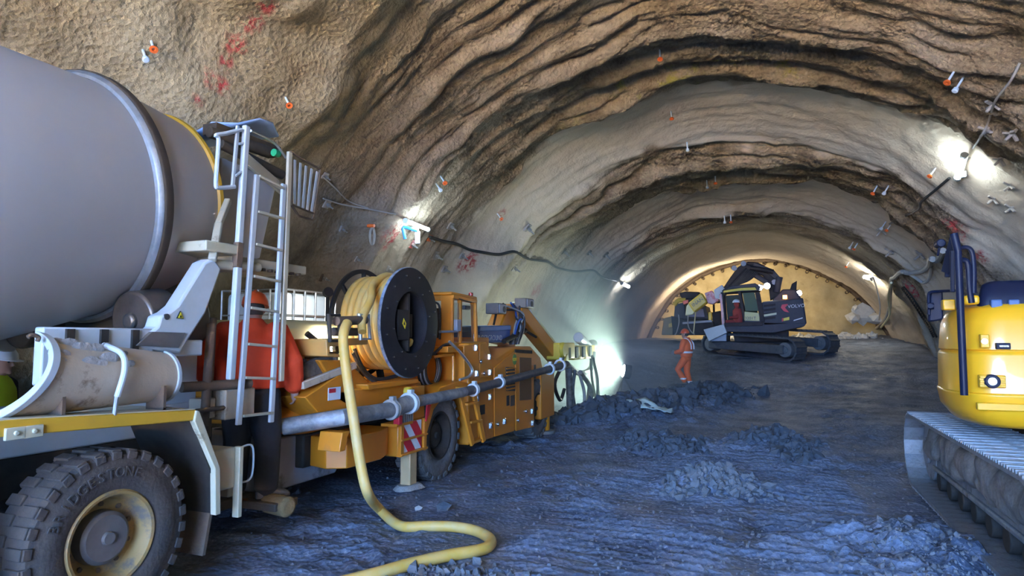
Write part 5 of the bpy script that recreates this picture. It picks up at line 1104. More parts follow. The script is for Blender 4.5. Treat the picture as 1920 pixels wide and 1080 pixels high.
# folded boom, stick and breaker
BY = 1.35
def bprism(name, pts, y0, y1, m_, bev=.03, par=X): return fprism(name, pts, y0, y1, m_, par, bev)
bm_ = bprism('boom', [(1444, 560), (1462, 548), (1462, 520), (1448, 500), (1420, 486), (1400, 484), (1388, 494), (1394, 502), (1412, 503), (1430, 512), (1440, 530)], BY - .22, BY + .22, 'far_dark')
bprism('boom_plate', [(1412, 486), (1450, 500), (1464, 516), (1458, 522), (1440, 508), (1410, 494)], BY - .32, BY - .22, 'far_grey', .02, bm_)
st_f = bprism('stick', [(1392, 488), (1408, 492), (1404, 508), (1376, 534), (1354, 548), (1348, 542), (1364, 518), (1380, 496)], BY - .30, BY + .02, 'far_dark')
for k, (a, c_, r) in enumerate((((1450, 505), (1405, 497), .09), ((1445, 530), (1415, 512), .10), ((1400, 500), (1366, 535), .08), ((1462, 515), (1456, 545), .12))):
    b = MB(); b.cyl(lp_(*a, BY - .4), lp_(*c_, BY - .4), r, n=12); b.build('hydraulic_ram', 'far_grey' if k % 2 else 'far_dark', X)
for k in range(8):
    hose('hydraulic_hose', [lp_(1400 + 3 * k, 500 + k, BY - .45), lp_(1388 + 2 * k, 515 + k, BY - .5), lp_(1372 + k, 532, BY - .45), lp_(1358 + k, 545, BY - .4)], .03, 'black_rubber', X)
for a in ((1392, 489), (1401, 518), (1374, 498), (1452, 525)):
    q = lp_(*a, BY - .36); b = MB(); b.cyl(q, q - Vector((0, .07, 0)), .10, n=16); b.build('pin', 'exc_grey', X)
bprism('link_bracket', [(1334, 540), (1350, 530), (1360, 545), (1350, 560), (1336, 556)], BY - .35, BY + .1, 'white_paint', .02)
bprism('breaker_bracket', [(1316, 546), (1330, 541), (1344, 560), (1332, 568), (1322, 566)], BY - .3, BY + .1, mat('breaker_pink', (.75, .45, .45), .45, col2=(.6, .08, .08), scale=4, amt=.2), .02)
bk_ = bprism('breaker', [(1310, 545), (1322, 564), (1296, 584), (1284, 566)], BY - .38, BY + .14, 'boom_yellow', .05)
bprism('breaker_tip', [(1284, 566), (1296, 584), (1292, 588), (1278, 590), (1280, 572)], BY - .22, BY - .02, 'pale_tank', .03)
dcut = (lp_(1317, 553) - lp_(1288, 574)).normalized(); text_mesh('lettering', 'INAN', 'hub_grey', .20, lp_(1303, 564, BY - .40), dcut, (-dcut.z, 0, dcut.x), bk_, .004)
# people inside the cab
dr = thing('person', lp_(1384, 606, .5), 'driver in a red jacket and white helmet sitting in the far grey excavator cab', 'person')
b = MB(); q = lp_(1384, 594, .5); b.tube([q + Vector((0, 0, -.25)), q + Vector((0, 0, .05)), q + Vector((-.02, 0, .28)), q + Vector((-.05, 0, .38)), q + Vector((-.07, 0, .48)), q + Vector((-.08, 0, .62))], [.2, .22, .2, .07, .10, .09], 12); b.tube([q + Vector((0, 0, .22)), q + Vector((-.05, -.22, .0)), q + Vector((-.32, -.2, -.02))], [.08, .07, .05], 8); b.tube([q + Vector((0, 0, -.2)), q + Vector((-.42, -.05, -.18)), q + Vector((-.45, -.05, -.55))], [.13, .1, .07], 8)
b.build('body', mat('driver_red', (.22, .03, .03), .8), dr, smooth=60)
b = MB(); b.ball(q + Vector((-.07, 0, .55)), .14, 14, 6, (1.05, .9, .95), 0.0); b.build('helmet', 'helmet_white', dr)

# ================================================================== dark machine further back on the left of the bench
DZ = 29.5
def dpt(px, py, y=0.0): q = at(px, py, y=DZ); return Vector((q.x, DZ + y, q.z))
d0 = dpt(1300, 625); DG = thing('drilling_rig', (d0.x, DZ + 1, float(floor_h(d0.x, DZ + .6, False))), 'dark blue grey machine standing behind the rock breaker on the bench', 'machine')
def dprism(name, pts, y0, y1, m_, par=DG, bev=.03): return MB().prism([(p.x, p.z) for p in (dpt(a, c_) for a, c_ in pts)], 'y', DZ + y0, DZ + y1).build(name, m_, par, bevel=bev)
dprism('lower_body', [(1258, 592), (1262, 628), (1340, 628), (1338, 604), (1324, 598), (1284, 598)], .0, 2.4, 'far_dark')
dprism('hood', [(1286, 574), (1322, 572), (1328, 598), (1282, 598)], .2, 2.2, 'far_grey')
dprism('hood_panel', [(1290, 580), (1318, 579), (1321, 594), (1288, 594)], .12, .2, mat('rig_blue', (.14, .15, .28), .45), bev=.01)
dprism('side_tower', [(1263, 570), (1280, 566), (1284, 600), (1278, 628), (1258, 628)], .4, 1.6, 'far_grey')
dprism('side_tower', [(1334, 585), (1350, 582), (1352, 622), (1336, 622)], .3, 1.6, 'far_dark')
dprism('post', [(1327, 585), (1334, 584), (1333, 604), (1327, 600)], .2, .5, 'boom_yellow')
dprism('grille_bar', [(1280, 604), (1334, 600), (1336, 604), (1280, 608)], -.06, .0, 'exc_grey', bev=.01)
dprism('drill_boom', [(1270, 548), (1282, 545), (1310, 546), (1308, 552), (1300, 560), (1276, 560)], .5, 1.1, 'far_dark', bev=.06)
dprism('boom_mount', [(1283, 560), (1296, 558), (1300, 574), (1284, 574)], .5, 1.0, 'far_dark')
b = MB(); b.tube(smoothline([dpt(1262, 572, .3), dpt(1270, 563, .3), dpt(1284, 562, .3)], 5), .1, 8); b.build('yellow_arm', 'boom_yellow', DG)
dprism('beacon_panel', [(1279, 564), (1289, 562), (1290, 568), (1281, 571)], .1, .3, 'helmet_orange', bev=.01); dprism('beacon_panel', [(1314, 568), (1322, 565), (1323, 571), (1316, 573)], .1, .3, 'red_print', bev=.01)
dprism('track_unit', [(1240, 596), (1256, 592), (1260, 628), (1236, 628)], .6, 2.0, mat('rig_tan', (.34, .27, .14), .7), bev=.04)
dprism('yellow_box', [(1251, 607), (1257, 605), (1258, 613), (1251, 614)], .4, .6, 'boom_yellow', bev=.01)
for pts, m_ in ((((1273, 590), (1274, 605), (1270, 622), (1266, 628)), 'cable_grey'), (((1291, 592), (1291, 610), (1297, 622), (1303, 627)), 'cable_grey'), (((1305, 585), (1303, 605), (1301, 625)), 'pale_tank')): hose('cable', [dpt(*p, -.15) for p in pts], .025, m_, DG)
# rig flood lamps that light the far chamber (mounted on the machine's rear mast, facing the rock face)
ms = dpt(1330, 560, 2.2); b = MB(); b.cyl((ms.x, ms.y, ms.z - 1.8), ms, .05, n=10); b.build('mast', 'far_dark', DG)
for dx, dirv in ((-.25, (-.35, 1, .15)), (.25, (.5, 1, .10))): glow_lamp(DG, ms + Vector((dx, .1, .05)), .12, dirv, 420, (1.0, .86, .62), 'flood_lamp', 2.6)

# ================================================================== people
def remesh(o, vox, smooth_it=6):
    r = o.modifiers.new('r', 'REMESH'); r.mode = 'VOXEL'; r.voxel_size = vox; r.use_smooth_shade = True
    s_ = o.modifiers.new('s', 'SMOOTH'); s_.iterations = smooth_it; s_.factor = .5
    return o
def rings(mb, secs, n=20):
    """secs: (centre, rx, ry) horizontal rings, capped"""
    vs = []; fs = []
    for (c, rx, ry) in secs:
        for k in range(n): a = 2 * PI * k / n; vs.append((c[0] + rx * math.cos(a), c[1] + ry * math.sin(a), c[2]))
    for i in range(len(secs) - 1):
        for k in range(n): fs.append((i * n + k, i * n + (k + 1) % n, (i + 1) * n + (k + 1) % n, (i + 1) * n + k))
    fs += [tuple(range(n))[::-1], tuple(range((len(secs) - 1) * n, len(secs) * n))]
    return mb.add(vs, fs)
def limb(mb, pts, rad):
    pts = [Vector(p) for p in pts]; d0 = (pts[0] - pts[1]).normalized(); d1 = (pts[-1] - pts[-2]).normalized()
    P_ = [pts[0] + d0 * rad[0] * .6] + pts + [pts[-1] + d1 * rad[-1] * .6]; R_ = [rad[0] * .45] + list(rad) + [rad[-1] * .45]
    return mb.tube(P_, R_, 14)
def hand(mb, wrist, direction, palm_n, side):
    """palm, four bent fingers and a thumb leaving the side of the palm"""
    d = Vector(direction).normalized(); nrm = Vector(palm_n); nrm = (nrm - d * nrm.dot(d)).normalized(); s_ = d.cross(nrm) * side; w_ = Vector(wrist)
    limb(mb, [w_, w_ + d * .04, w_ + d * .085], [.026, .036, .036])
    for k, (off, ln) in enumerate(((.028, .070), (.010, .080), (-.009, .074), (-.027, .058))):
        b0 = w_ + d * .09 + s_ * off; b1 = b0 + d * ln * .45 + nrm * ln * .12; b2 = b1 + d * ln * .28 + nrm * ln * .32; b3 = b2 + d * ln * .05 + nrm * ln * .3
        limb(mb, [b0 - d * .02, b1, b2, b3], [.0095, .009, .0085, .0075])
    t0 = w_ + d * .03 + s_ * .028; limb(mb, [t0, t0 + s_ * .03 + d * .03 + nrm * .01, t0 + s_ * .035 + d * .065 + nrm * .025], [.012, .011, .009])
def make_person(name, loc, yaw, label, J, jm, tm, helm, vox=.011, hem=1.02, scale=1.0, vest=None, tape=False, bulk=1.0):
    """J: joint positions in the person's own frame (x right, y forward, z up)"""
    root = thing(name, loc, label, 'person'); L0 = Vector(loc)
    def W(p): return L0 + Vector(p) * scale
    def bld(mb, nm, m_, par=root, **k):
        mb.v = [tuple(L0 + Vector(v) * scale) for v in mb.v]; return mb.build(nm, m_, par, **k)
    hc = Vector(J['head']); ht = J.get('turn', 0.0); Rh = Matrix.Rotation(ht, 3, 'Z')
    bd_ = MB()
    # body: torso, neck, head with nose, brow, chin and ears, limbs and hands as one continuous surface
    pv, chx = Vector(J['pelvis']), Vector(J['chest'])
    rings(bd_, [(pv - Vector((0, 0, .10)), .13, .10), (pv, .16, .115), (pv.lerp(chx, .45), .145, .10), (chx, .18, .115), (chx + Vector((0, 0, .14)), .16, .09), (chx + Vector((0, 0, .20)), .07, .07)])
    limb(bd_, [chx + Vector((0, 0, .16)), hc - Vector((0, .0, .10))], [.062, .055])
    h = MB(); rings(h, [((0, .012, -.118), .030, .035), ((0, .012, -.105), .048, .062), ((0, .006, -.06), .064, .085), ((0, 0, -.01), .073, .096), ((0, -.004, .04), .076, .10), ((0, -.008, .085), .062, .083), ((0, -.008, .115), .03, .04)], 24)
    h.tube([(0, .088, .012), (0, .106, -.022), (0, .112, -.034), (0, .092, -.042)], [.010, .013, .015, .010], 8)
    h.tube([(-.045, .080, .018), (0, .094, .022), (.045, .080, .018)], [.010, .012, .010], 8)
    h.tube([(-.02, .080, -.066), (0, .088, -.068), (.02, .080, -.066)], [.008, .010, .008], 8)
    h.ball((0, .078, -.102), .022, 10, 6)
    for s_ in (-1, 1): h.ball((s_ * .078, -.005, -.012), .028, 10, 8, (.45, .75, 1.15))
    bd_.add([hc + Rh @ Vector(v) for v in h.v], h.f)
    for s_, S_ in ((-1, 'l'), (1, 'r')):
        sh, el, wr = Vector(J['sh_' + S_]), Vector(J['el_' + S_]), Vector(J['wr_' + S_]); limb(bd_, [sh, el, wr], [.052, .042, .028])
        hand(bd_, wr, J.get('hd_' + S_, wr - el), J.get('pn_' + S_, (-s_, .2, 0)), s_ if 'hd_' + S_ not in J else s_)
        hp2, kn, an = Vector(J['hip_' + S_]), Vector(J['kn_' + S_]), Vector(J['an_' + S_]); limb(bd_, [hp2, kn, an], [.08, .055, .04])
    body = remesh(bld(bd_, 'body', 'skin'), vox * .72, 3)
    e = MB()
    for s_ in (-1, 1): e.add([hc + Rh @ (Vector(v) + Vector((s_ * .031, .083, .0))) for v in MB().ball((0, 0, 0), .0115, 10, 8).v], MB().ball((0, 0, 0), .0115, 10, 8).f)
    bld(e, 'eyes', 'black_print', body)
    hr = MB(); rings(hr, [((0, -.035, -.055), .070, .065), ((0, -.02, .0), .081, .088), ((0, -.012, .05), .082, .10), ((0, -.012, .09), .066, .085)], 20); hr.v = [tuple(hc + Rh @ Vector(v)) for v in hr.v]; bld(hr, 'hair', 'hair', body, smooth=80)
    # trousers
    t = MB(); rings(t, [(pv - Vector((0, 0, .13)), .165 * bulk, .13), (pv, .185 * bulk, .14), (pv + Vector((0, 0, .12)), .17 * bulk, .125)])
    for S_ in 'lr':
        hp2, kn, an = Vector(J['hip_' + S_]), Vector(J['kn_' + S_]), Vector(J['an_' + S_]); limb(t, [hp2, hp2.lerp(kn, .5), kn, kn.lerp(an, .5), an], [.112 * bulk, .104 * bulk, .086 * bulk, .082 * bulk, .076 * bulk])
    remesh(bld(t, 'trousers', tm), vox, 5)
    # jacket
    j = MB(); hm = pv.lerp(chx, (hem - pv.z) / (chx.z - pv.z))
    rings(j, [(hm, .215 * bulk, .165 * bulk), (hm.lerp(chx, .3), .225 * bulk, .165 * bulk), (chx - Vector((0, 0, .08)), .235 * bulk, .16 * bulk), (chx + Vector((0, 0, .06)), .235 * bulk, .15 * bulk), (chx + Vector((0, -.005, .14)), .20 * bulk, .125), (chx + Vector((0, -.005, .20)), .11, .10), (chx + Vector((0, 0, .245)), .075, .08)])
    for S_ in 'lr':
        sh, el, wr = Vector(J['sh_' + S_]), Vector(J['el_' + S_]), Vector(J['wr_' + S_]); limb(j, [sh, sh.lerp(el, .5), el, el.lerp(wr, .55), wr.lerp(el, .06)], [.095 * bulk, .088 * bulk, .078 * bulk, .07 * bulk, .06 * bulk])
    jo = remesh(bld(j, 'jacket', jm), vox, 5)
    if vest:
        v_ = MB(); rings(v_, [(hm, .232 * bulk, .18 * bulk), (chx - Vector((0, 0, .08)), .25 * bulk, .175 * bulk), (chx + Vector((0, 0, .08)), .235 * bulk, .16 * bulk), (chx + Vector((0, -.005, .17)), .17, .135), (chx + Vector((0, 0, .215)), .10, .10)]); remesh(bld(v_, 'vest', vest), vox, 3)
    if tape:
        def band(c, rx, ry, hh): m = MB(); rings(m, [(c - Vector((0, 0, hh / 2)), rx, ry), (c + Vector((0, 0, hh / 2)), rx, ry)], 28); return bld(m, 'reflective_band', 'reflective_tape')
        c_ = hm.lerp(chx, .42); band(c_, .236 * bulk, .178 * bulk, .055)
        for S_ in 'lr':
            kn, an = Vector(J['kn_' + S_]), Vector(J['an_' + S_]); p = kn.lerp(an, .78); band(p, .090 * bulk, .090 * bulk, .05)
            for sg in (1,):
                m = MB(); x_ = .12 if S_ == 'r' else -.12; m.tube(smoothline([(chx.x + x_, chx.y + .155 * bulk, chx.z - .12), (chx.x + x_, chx.y + .15 * bulk, chx.z + .05), (chx.x + x_ * .9, chx.y + .02, chx.z + .215), (chx.x + x_, chx.y - .14 * bulk, chx.z + .08), (chx.x + x_, chx.y - .165 * bulk, chx.z - .12)], 5), .018, 8); bld(m, 'shoulder_strap', 'reflective_tape')
    # shoes
    for S_ in 'lr':
        an = Vector(J['an_' + S_]); f = Vector(J.get('ft_' + S_, (0, 1, 0))).normalized(); pitch_ = J.get('fp_' + S_, 0.0); zb_ = an.z - .075; sd_ = f.cross(Vector((0, 0, 1)))
        m = MB(); secs = []
        for (u, w2, hh) in ((-.085, .030, .05), (-.07, .042, .085), (-.01, .046, .115), (.05, .048, .085), (.12, .052, .065), (.17, .046, .05), (.195, .028, .03)):
            secs.append((u, w2, hh))
        vs = []; fs = []; n = 12
        for (u, w2, hh) in secs:
            for k in range(n):
                a = 2 * PI * k / n; x_ = w2 * math.cos(a); z_ = max(-.5, math.sin(a)) ; z_ = (z_ + .5) / 1.5 * hh
                vs.append(an + f * u + sd_ * x_ + Vector((0, 0, -.075 + z_ + max(0, u) * pitch_)))
        for i in range(len(secs) - 1):
            for k in range(n): fs.append((i * n + k, i * n + (k + 1) % n, (i + 1) * n + (k + 1) % n, (i + 1) * n + k))
        fs += [tuple(range(n))[::-1], tuple(range((len(secs) - 1) * n, len(secs) * n))]
        bld(m.add(vs, fs), 'shoe', 'shoe' if name == 'person' else 'shoe', smooth=60)
    # helmet
    m = MB(); rings(m, [((0, .0, .028), .112, .136), ((0, 0, .05), .112, .134), ((0, -.002, .09), .104, .124), ((0, -.004, .125), .082, .098), ((0, -.004, .148), .048, .058), ((0, -.004, .155), .015, .018)], 28)
    m.tube([(0, -.12, .07), (0, -.07, .140), (0, 0, .162), (0, .07, .140), (0, .12, .07)], [.008, .014, .016, .014, .008], 8)
    rings(m, [((0, .05, .024), .112, .135), ((0, .05, .032), .112, .135)], 28)
    Rt = Rh @ Matrix.Rotation(J.get('htilt', 0.0), 3, 'X'); m.v = [tuple(hc + Rt @ Vector(v)) for v in m.v]; bld(m, 'helmet', helm, smooth=50)
    root.rotation_euler = (0, 0, yaw)
    return root
stand = dict(pelvis=(0, 0, .95), chest=(0, 0, 1.30), head=(0, .02, 1.645), sh_l=(-.19, 0, 1.43), sh_r=(.19, 0, 1.43), el_l=(-.28, -.02, 1.16), el_r=(.28, -.02, 1.16), wr_l=(-.27, .10, .93), wr_r=(.27, .10, .93),
             hip_l=(-.10, 0, .90), hip_r=(.10, 0, .90), kn_l=(-.11, .02, .49), kn_r=(.11, .02, .49), an_l=(-.11, -.02, .085), an_r=(.11, -.02, .085))
A = dict(stand); A.update(el_l=(-.42, -.02, 1.16), el_r=(.34, .03, 1.15), wr_l=(-.40, .14, .95), wr_r=(.34, .12, .92), hip_r=(.11, 0, .90), kn_r=(.15, .03, .49), an_r=(.16, .0, .085), ft_r=(.85, .55, 0), ft_l=(-.1, 1, 0), head=(-.01, .07, 1.63), turn=.25, htilt=-.12, chest=(0, .01, 1.30))
make_person('person', (-4.40, 4.62, .31), math.radians(22), 'worker in an orange jacket and orange helmet on the truck step, back turned', A, 'orange_cloth', 'dark_cloth', 'helmet_orange', vox=.012, hem=.94, scale=1.04, bulk=1.32)
B = dict(stand); B.update(head=(0, .06, 1.64), el_r=(.30, .05, 1.18), wr_r=(.26, .28, 1.08), htilt=-.15)
pB = at(14, 700, y=3.75)
make_person('person', (-6.50, 3.72, float(floor_h(-6.5, 3.72, False)) - .06), math.radians(-62), 'worker in a yellow safety vest and white helmet at the far left behind the truck', B, 'dark_cloth', 'dark_cloth', 'helmet_white', vox=.013, hem=.98, scale=.945, vest='hivis_yellow')
Cm = dict(stand); Cm.update(pelvis=(0, 0, .95), chest=(0, -.03, 1.29), head=(0, .03, 1.63), el_l=(-.27, .06, 1.13), el_r=(.27, .05, 1.12), wr_l=(-.13, .30, 1.06), wr_r=(.13, .30, 1.05), hd_l=(.5, .8, .1), hd_r=(-.5, .8, .1), kn_l=(-.12, .24, .56), an_l=(-.11, .02, .20), kn_r=(.11, .03, .49), an_r=(.11, -.06, .085), fp_l=-.3)
cy_p = next(v for v in np.arange(13, 27, .05) if at(1288, 727, y=v).z <= float(floor_h(at(1288, 727, y=v).x, v, False)) or v > 26.8)
cp = at(1288, 727, y=cy_p); gz_c = cp.z
make_person('person', (cp.x, cy_p, cp.z), math.radians(78), 'worker in full orange safety clothing standing on the ramp below the far excavator', Cm, 'hivis_orange', 'hivis_orange', 'helmet_orange', vox=.014, hem=.93, scale=.95, tape=True, bulk=1.05)
b = MB(); q = Vector((cp.x, cy_p, cp.z)) + Vector((-.36, .0, 1.02)); b.box(q, (.10, .20, .13), (0, .5, 0)); b.cyl(q + Vector((0, .05, .06)), q + Vector((-.02, .05, .13)), .012, n=8); b.cyl(q + Vector((0, -.05, .06)), q + Vector((-.02, -.05, .13)), .012, n=8)
tag(b.build('remote_control', 'hub_grey', bevel=.01), 'small grey remote control held by the worker on the ramp', 'remote')

# ================================================================== lamps on the tunnel walls
def tube_lamp(a, c_, label, length_px=None, power=120, col=(.72, .90, 1.0), r=.035, stand_off=.18):
    (p, n, th), (q, n2, th2) = vault_hit(*a), vault_hit(*c_); p = p + n * stand_off; q = q + n2 * stand_off; mid = (p + q) / 2
    t = thing('tube_lamp', (mid - n * stand_off), label, 'lamp', 'tube lamps on the tunnel walls')
    d = (q - p).normalized()
    MB().cyl(p, q, r, n=16).build('tube', 'lamp_glow', t)
    b = MB(); b.cyl(p - d * .05, p + d * .005, r * 1.25, n=14); b.build('end_cap', 'galvanised', t); b = MB(); b.cyl(q - d * .005, q + d * .05, r * 1.25, n=14); b.build('end_cap', 'galvanised', t)
    b = MB(); b.bar(p - n * r * 1.3, q - n * r * 1.3, r * 1.6, .02, up=n); b.build('housing', 'white_paint', t, bevel=.005)
    b = MB(); b.bar(mid - n * r, mid - n * (stand_off + .08), .05, .03); b.build('bracket', 'galvanised', t)
    ld = bpy.data.lights.new('lamp_light', 'POINT'); ld.energy = power; ld.color = col; ld.shadow_soft_size = .12
    lo = bpy.data.objects.new('lamp_light', ld); C.objects.link(lo); lo.parent = t; lo.location = mid + n * .10 - parent_world(t)
    return t, mid, n
t1, m1, n1 = tube_lamp((748, 404), (790, 421), 'glowing tube lamp on the left wall above the hose reel', power=11)
b = MB(); b.box(m1 + Vector((-.02, .04, -.22)), (.06, .10, .24)); b.build('hanger', 'white_plastic', t1, bevel=.01)
b = MB(); q = vault_hit(757, 436, .08)[0]; b.tube(smoothline([m1 + Vector((0, 0, -.1)), q + Vector((0, 0, .1)), q, q + Vector((.02, .02, -.12))], 4), .03, 8); b.build('blue_wire', mat('wire_blue', (.02, .2, .5), .5), t1)
q = vault_hit(778, 430, .10)[0]; MB().box(q, (.10, .14, .10)).build('junction_box', 'white_plastic', t1, bevel=.015)
t2, m2, n2_ = tube_lamp((1160, 526), (1172, 532), 'small bright lamp deep in the tunnel on the left wall beyond the spray mist', power=45, r=.06)
t3, m3, n3 = tube_lamp((1822, 278), (1810, 318), 'glowing tube lamp on the upper right tunnel wall', power=13, r=.05)
q = vault_hit(1804, 327, .14)[0]; MB().box(q, (.12, .10, .12)).build('junction_box', 'white_plastic', t3, bevel=.015)
t4, m4, n4 = tube_lamp((1627, 513), (1640, 517), 'bright lamp at the far end of the right wall beside the hanging hoses', power=70, col=(1, .95, .8), r=.06)

# ================================================================== cables and pipes on the walls
def wall_cable(name, pix, r, m_, label, cat='cable', inset=.06, sag=0.0, parent=None):
    pts = [vault_hit(*p, inset)[0] for p in pix]
    return tag(MB().tube(smoothline(pts, 6), r, 8).build(name, m_), label, cat)
wall_cable('cable', [(606, 372), (640, 383), (690, 392), (742, 402)], .012, 'cable_grey', 'thin grey cable on the left wall between the truck basket and the tube lamp')
wall_cable('cable', [(604, 330), (628, 352), (655, 378), (690, 390)], .012, 'cable_grey', 'thin sagging wire on the left wall beside the truck guard basket')
wall_cable('cable', [(806, 444), (830, 452), (858, 458), (880, 468), (905, 473), (935, 477), (965, 472), (990, 485), (1026, 491), (1045, 502), (1080, 509), (1112, 507), (1130, 520), (1156, 527)], .035, 'cable_black', 'black cable running along the left wall from lamp to lamp')
wall_cable('cable', [(1912, 118), (1896, 150), (1866, 190), (1852, 232), (1838, 258), (1824, 278)], .016, 'cable_grey', 'grey cable on the right wall above the upper right tube lamp')
wall_cable('cable', [(1780, 334), (1752, 358), (1728, 378), (1722, 392), (1700, 404), (1668, 420)], .025, 'cable_black', 'dark cable on the right wall below the upper right tube lamp')
wall_cable('hose', [(1768, 470), (1758, 488), (1746, 486), (1742, 498), (1728, 508), (1705, 512), (1690, 510), (1678, 520), (1672, 524), (1669, 550), (1667, 580), (1655, 605), (1634, 622)], .07, 'cable_grey', 'thick pale grey hose draped down the right wall at the far end', 'hose', .15)
wall_cable('hose', [(1746, 500), (1743, 520), (1732, 530), (1718, 522), (1706, 514)], .045, 'cable_grey', 'looped end of a pale hose hanging on the right wall near the mirror', 'hose', .1)
wall_cable('hose', [(1671, 530), (1665, 560), (1668, 590), (1652, 614)], .04, 'pale_tank', 'thin pale hose hanging beside the thick grey hose on the right', 'hose', .35)
wall_cable('cable', [(1637, 520), (1645, 545), (1650, 575), (1648, 600)], .03, 'white_paint', 'white cable hanging below the far right lamp', 'cable', .2)
# coil of wire hung on a bolt
cp_, cn, ct = vault_hit(697, 428, .10); cw = thing('wire_coil', cp_, 'small coil of pale wire hung on an orange bolt left of the lamp', 'wire')
for k in range(4): MB().tube([cp_ + Vector((.03 * math.sin(k), .055 * math.cos(t) * (1 + .15 * k), -.14 + .15 * math.sin(t))) for t in [2 * PI * j / 20 for j in range(20)]], .006, 6, closed=True).build('wire_loop', 'cable_grey', cw)
MB().cyl(cp_ + Vector((-.08, 0, .05)), cp_ + Vector((.05, 0, .04)), .03, n=10).build('bolt', 'orange_marker', cw)

# ================================================================== pegs and anchors
def peg(px, py, kind, label, length=.22, k=1.0):
    p, n, th = vault_hit(px, py); d = (n + Vector((0, -.35, -.15))).normalized()
    r = thing('depth_peg' if kind == 'o' else 'drain_peg', p, label, 'peg', 'orange tipped pegs' if kind == 'o' else 'white pegs')
    MB().cyl(p - d * .05, p + d * length * k, .016 * k, n=8).build('shaft', 'white_plastic', r)
    e = p + d * length * k
    if kind == 'o':
        MB().lathe(e, d, [(-.01, .012 * k), (0, .035 * k), (.02 * k, .048 * k), (.035 * k, .048 * k), (.035 * k, .022 * k), (.0, .018 * k)], 18).build('cap', 'orange_marker', r)
    else: MB().lathe(e, d, [(-.01, .016 * k), (0, .034 * k), (.05 * k, .042 * k), (.06 * k, .03 * k), (.06 * k, .001)], 14).build('cap', 'white_plastic', r)
for (x_, y_, kd, lb_, k_) in ((283, 76, 'o', 'orange tipped peg in the roof directly above the mixer drum', 1.0), (268, 94, 'w', 'white peg in the roof just below the orange peg over the drum', 1.0), (535, 182, 'o', 'orange tipped peg on the left wall above the truck ladder', 1.0),
        (826, 330, 'o', 'orange tipped peg on the left wall above the first tube lamp', 1.4), (817, 343, 'w', 'white peg on the left wall above the first tube lamp', 1.4), (1237, 92, 'o', 'orange ringed peg near the crown at the top of the picture', 1.5),
        (1258, 207, 'o', 'orange peg at the crown on the upper edge of the pale band', 1.6), (1288, 266, 'w', 'white peg at the crown on the lower edge of the pale band', 1.6), (1341, 330, 'o', 'orange peg in the dark ridges below the first pale band', 1.8), (1325, 337, 'w', 'white peg in the dark ridges below the first pale band', 1.8),
        (1790, 132, 'o', 'orange peg at the top right corner of the tunnel', 1.4), (1806, 146, 'w', 'white peg at the top right corner of the tunnel', 1.4), (1755, 314, 'o', 'orange peg on the pale band left of the upper right lamp', 1.8), (1645, 348, 'o', 'orange peg at the right end of the dark ridges under the pale band', 1.8),
        (1667, 347, 'w', 'white peg on the lower edge of the pale band to the right', 1.8), (1671, 420, 'o', 'orange peg where the dark right hand cable ends', 2.0), (1661, 416, 'w', 'white peg where the dark right hand cable ends', 2.0), (1370, 404, 'o', 'orange peg at the crown above the far excavator boom', 2.2), (1358, 404, 'w', 'white peg at the crown above the far excavator boom', 2.2),
        (1608, 456, 'o', 'orange peg low on the far right vault near the far lamp', 2.2), (1600, 453, 'w', 'white peg low on the far right vault near the far lamp', 2.2), (932, 400, 'o', 'orange peg on the pale band right of the first tube lamp', 1.6), (1592, 491, 'o', 'orange peg on the lit vault just above the far chamber', 2.4)):
    peg(x_, y_, kd, lb_, .20, .62 + .22 * k_)
def anchor(px, py, label, plate_m='rust_metal', k=1.0):
    p, n, th = vault_hit(px, py, .02); r = thing('rock_bolt', p, label, 'bolt', 'rock bolts with plates on the walls')
    u = Vector((0, 1, 0)); b = MB(); b.bar(p - n * .03, p + n * .012, .14 * k, .14 * k, up=u); b.build('plate', plate_m, r, bevel=.01)
    b = MB(); b.cyl(p, p + n * .07 * k, .03 * k, n=6); b.cyl(p, p + n * .14 * k, .014 * k, n=8); b.build('nut', 'galvanised', r)
for (x_, y_, lb_, m_, k_) in ((606, 521, 'dark red rock bolt plate on the left wall above the white caged tank', 'rust_metal', 1.0), (613, 383, 'rock bolt on the left wall below the truck guard basket', 'concrete_crust', 1.0), (610, 330, 'rock bolt beside the top of the truck guard basket', 'concrete_crust', .8), (642, 430, 'rock bolt on the left wall left of the wire coil', 'concrete_crust', .8), (806, 447, 'orange rock bolt plate at the start of the black cable', 'orange_marker', 1.0),
        (772, 458, 'pinkish rock bolt plate below the first tube lamp', 'breaker_pink', 1.2), (670, 486, 'rock bolt on the left wall above the far reel flange', 'concrete_crust', .8), (730, 504, 'rock bolt on the left wall just behind the hose reel top', 'concrete_crust', .8), (845, 424, 'rock bolt on the left wall right of the first tube lamp', 'concrete_crust', 1.2), (817, 479, 'rock bolt with square plate right above the sprayer cab roof', 'concrete_crust', 1.4), (834, 505, 'rock bolt lower on the left wall above the sprayer cab', 'concrete_crust', 1.2),
        (867, 480, 'rock bolt below the black cable over the sprayer', 'concrete_crust', 1.2), (965, 503, 'rock bolt below the black cable above the boom knuckle', 'concrete_crust', 1.4), (990, 428, 'pale rock bolt on the smooth band above the black cable', 'concrete_crust', 1.6), (1058, 472, 'cluster bolt in the greenish lit part of the left wall', 'dark_metal', 1.6), (1136, 478, 'dark rock bolt in the greenish lit wall above the far left lamp', 'dark_metal', 1.6), (1105, 474, 'dark rock bolt in the greenish lit wall over the spray head', 'dark_metal', 1.4)):
    anchor(x_, y_, lb_, m_, k_)
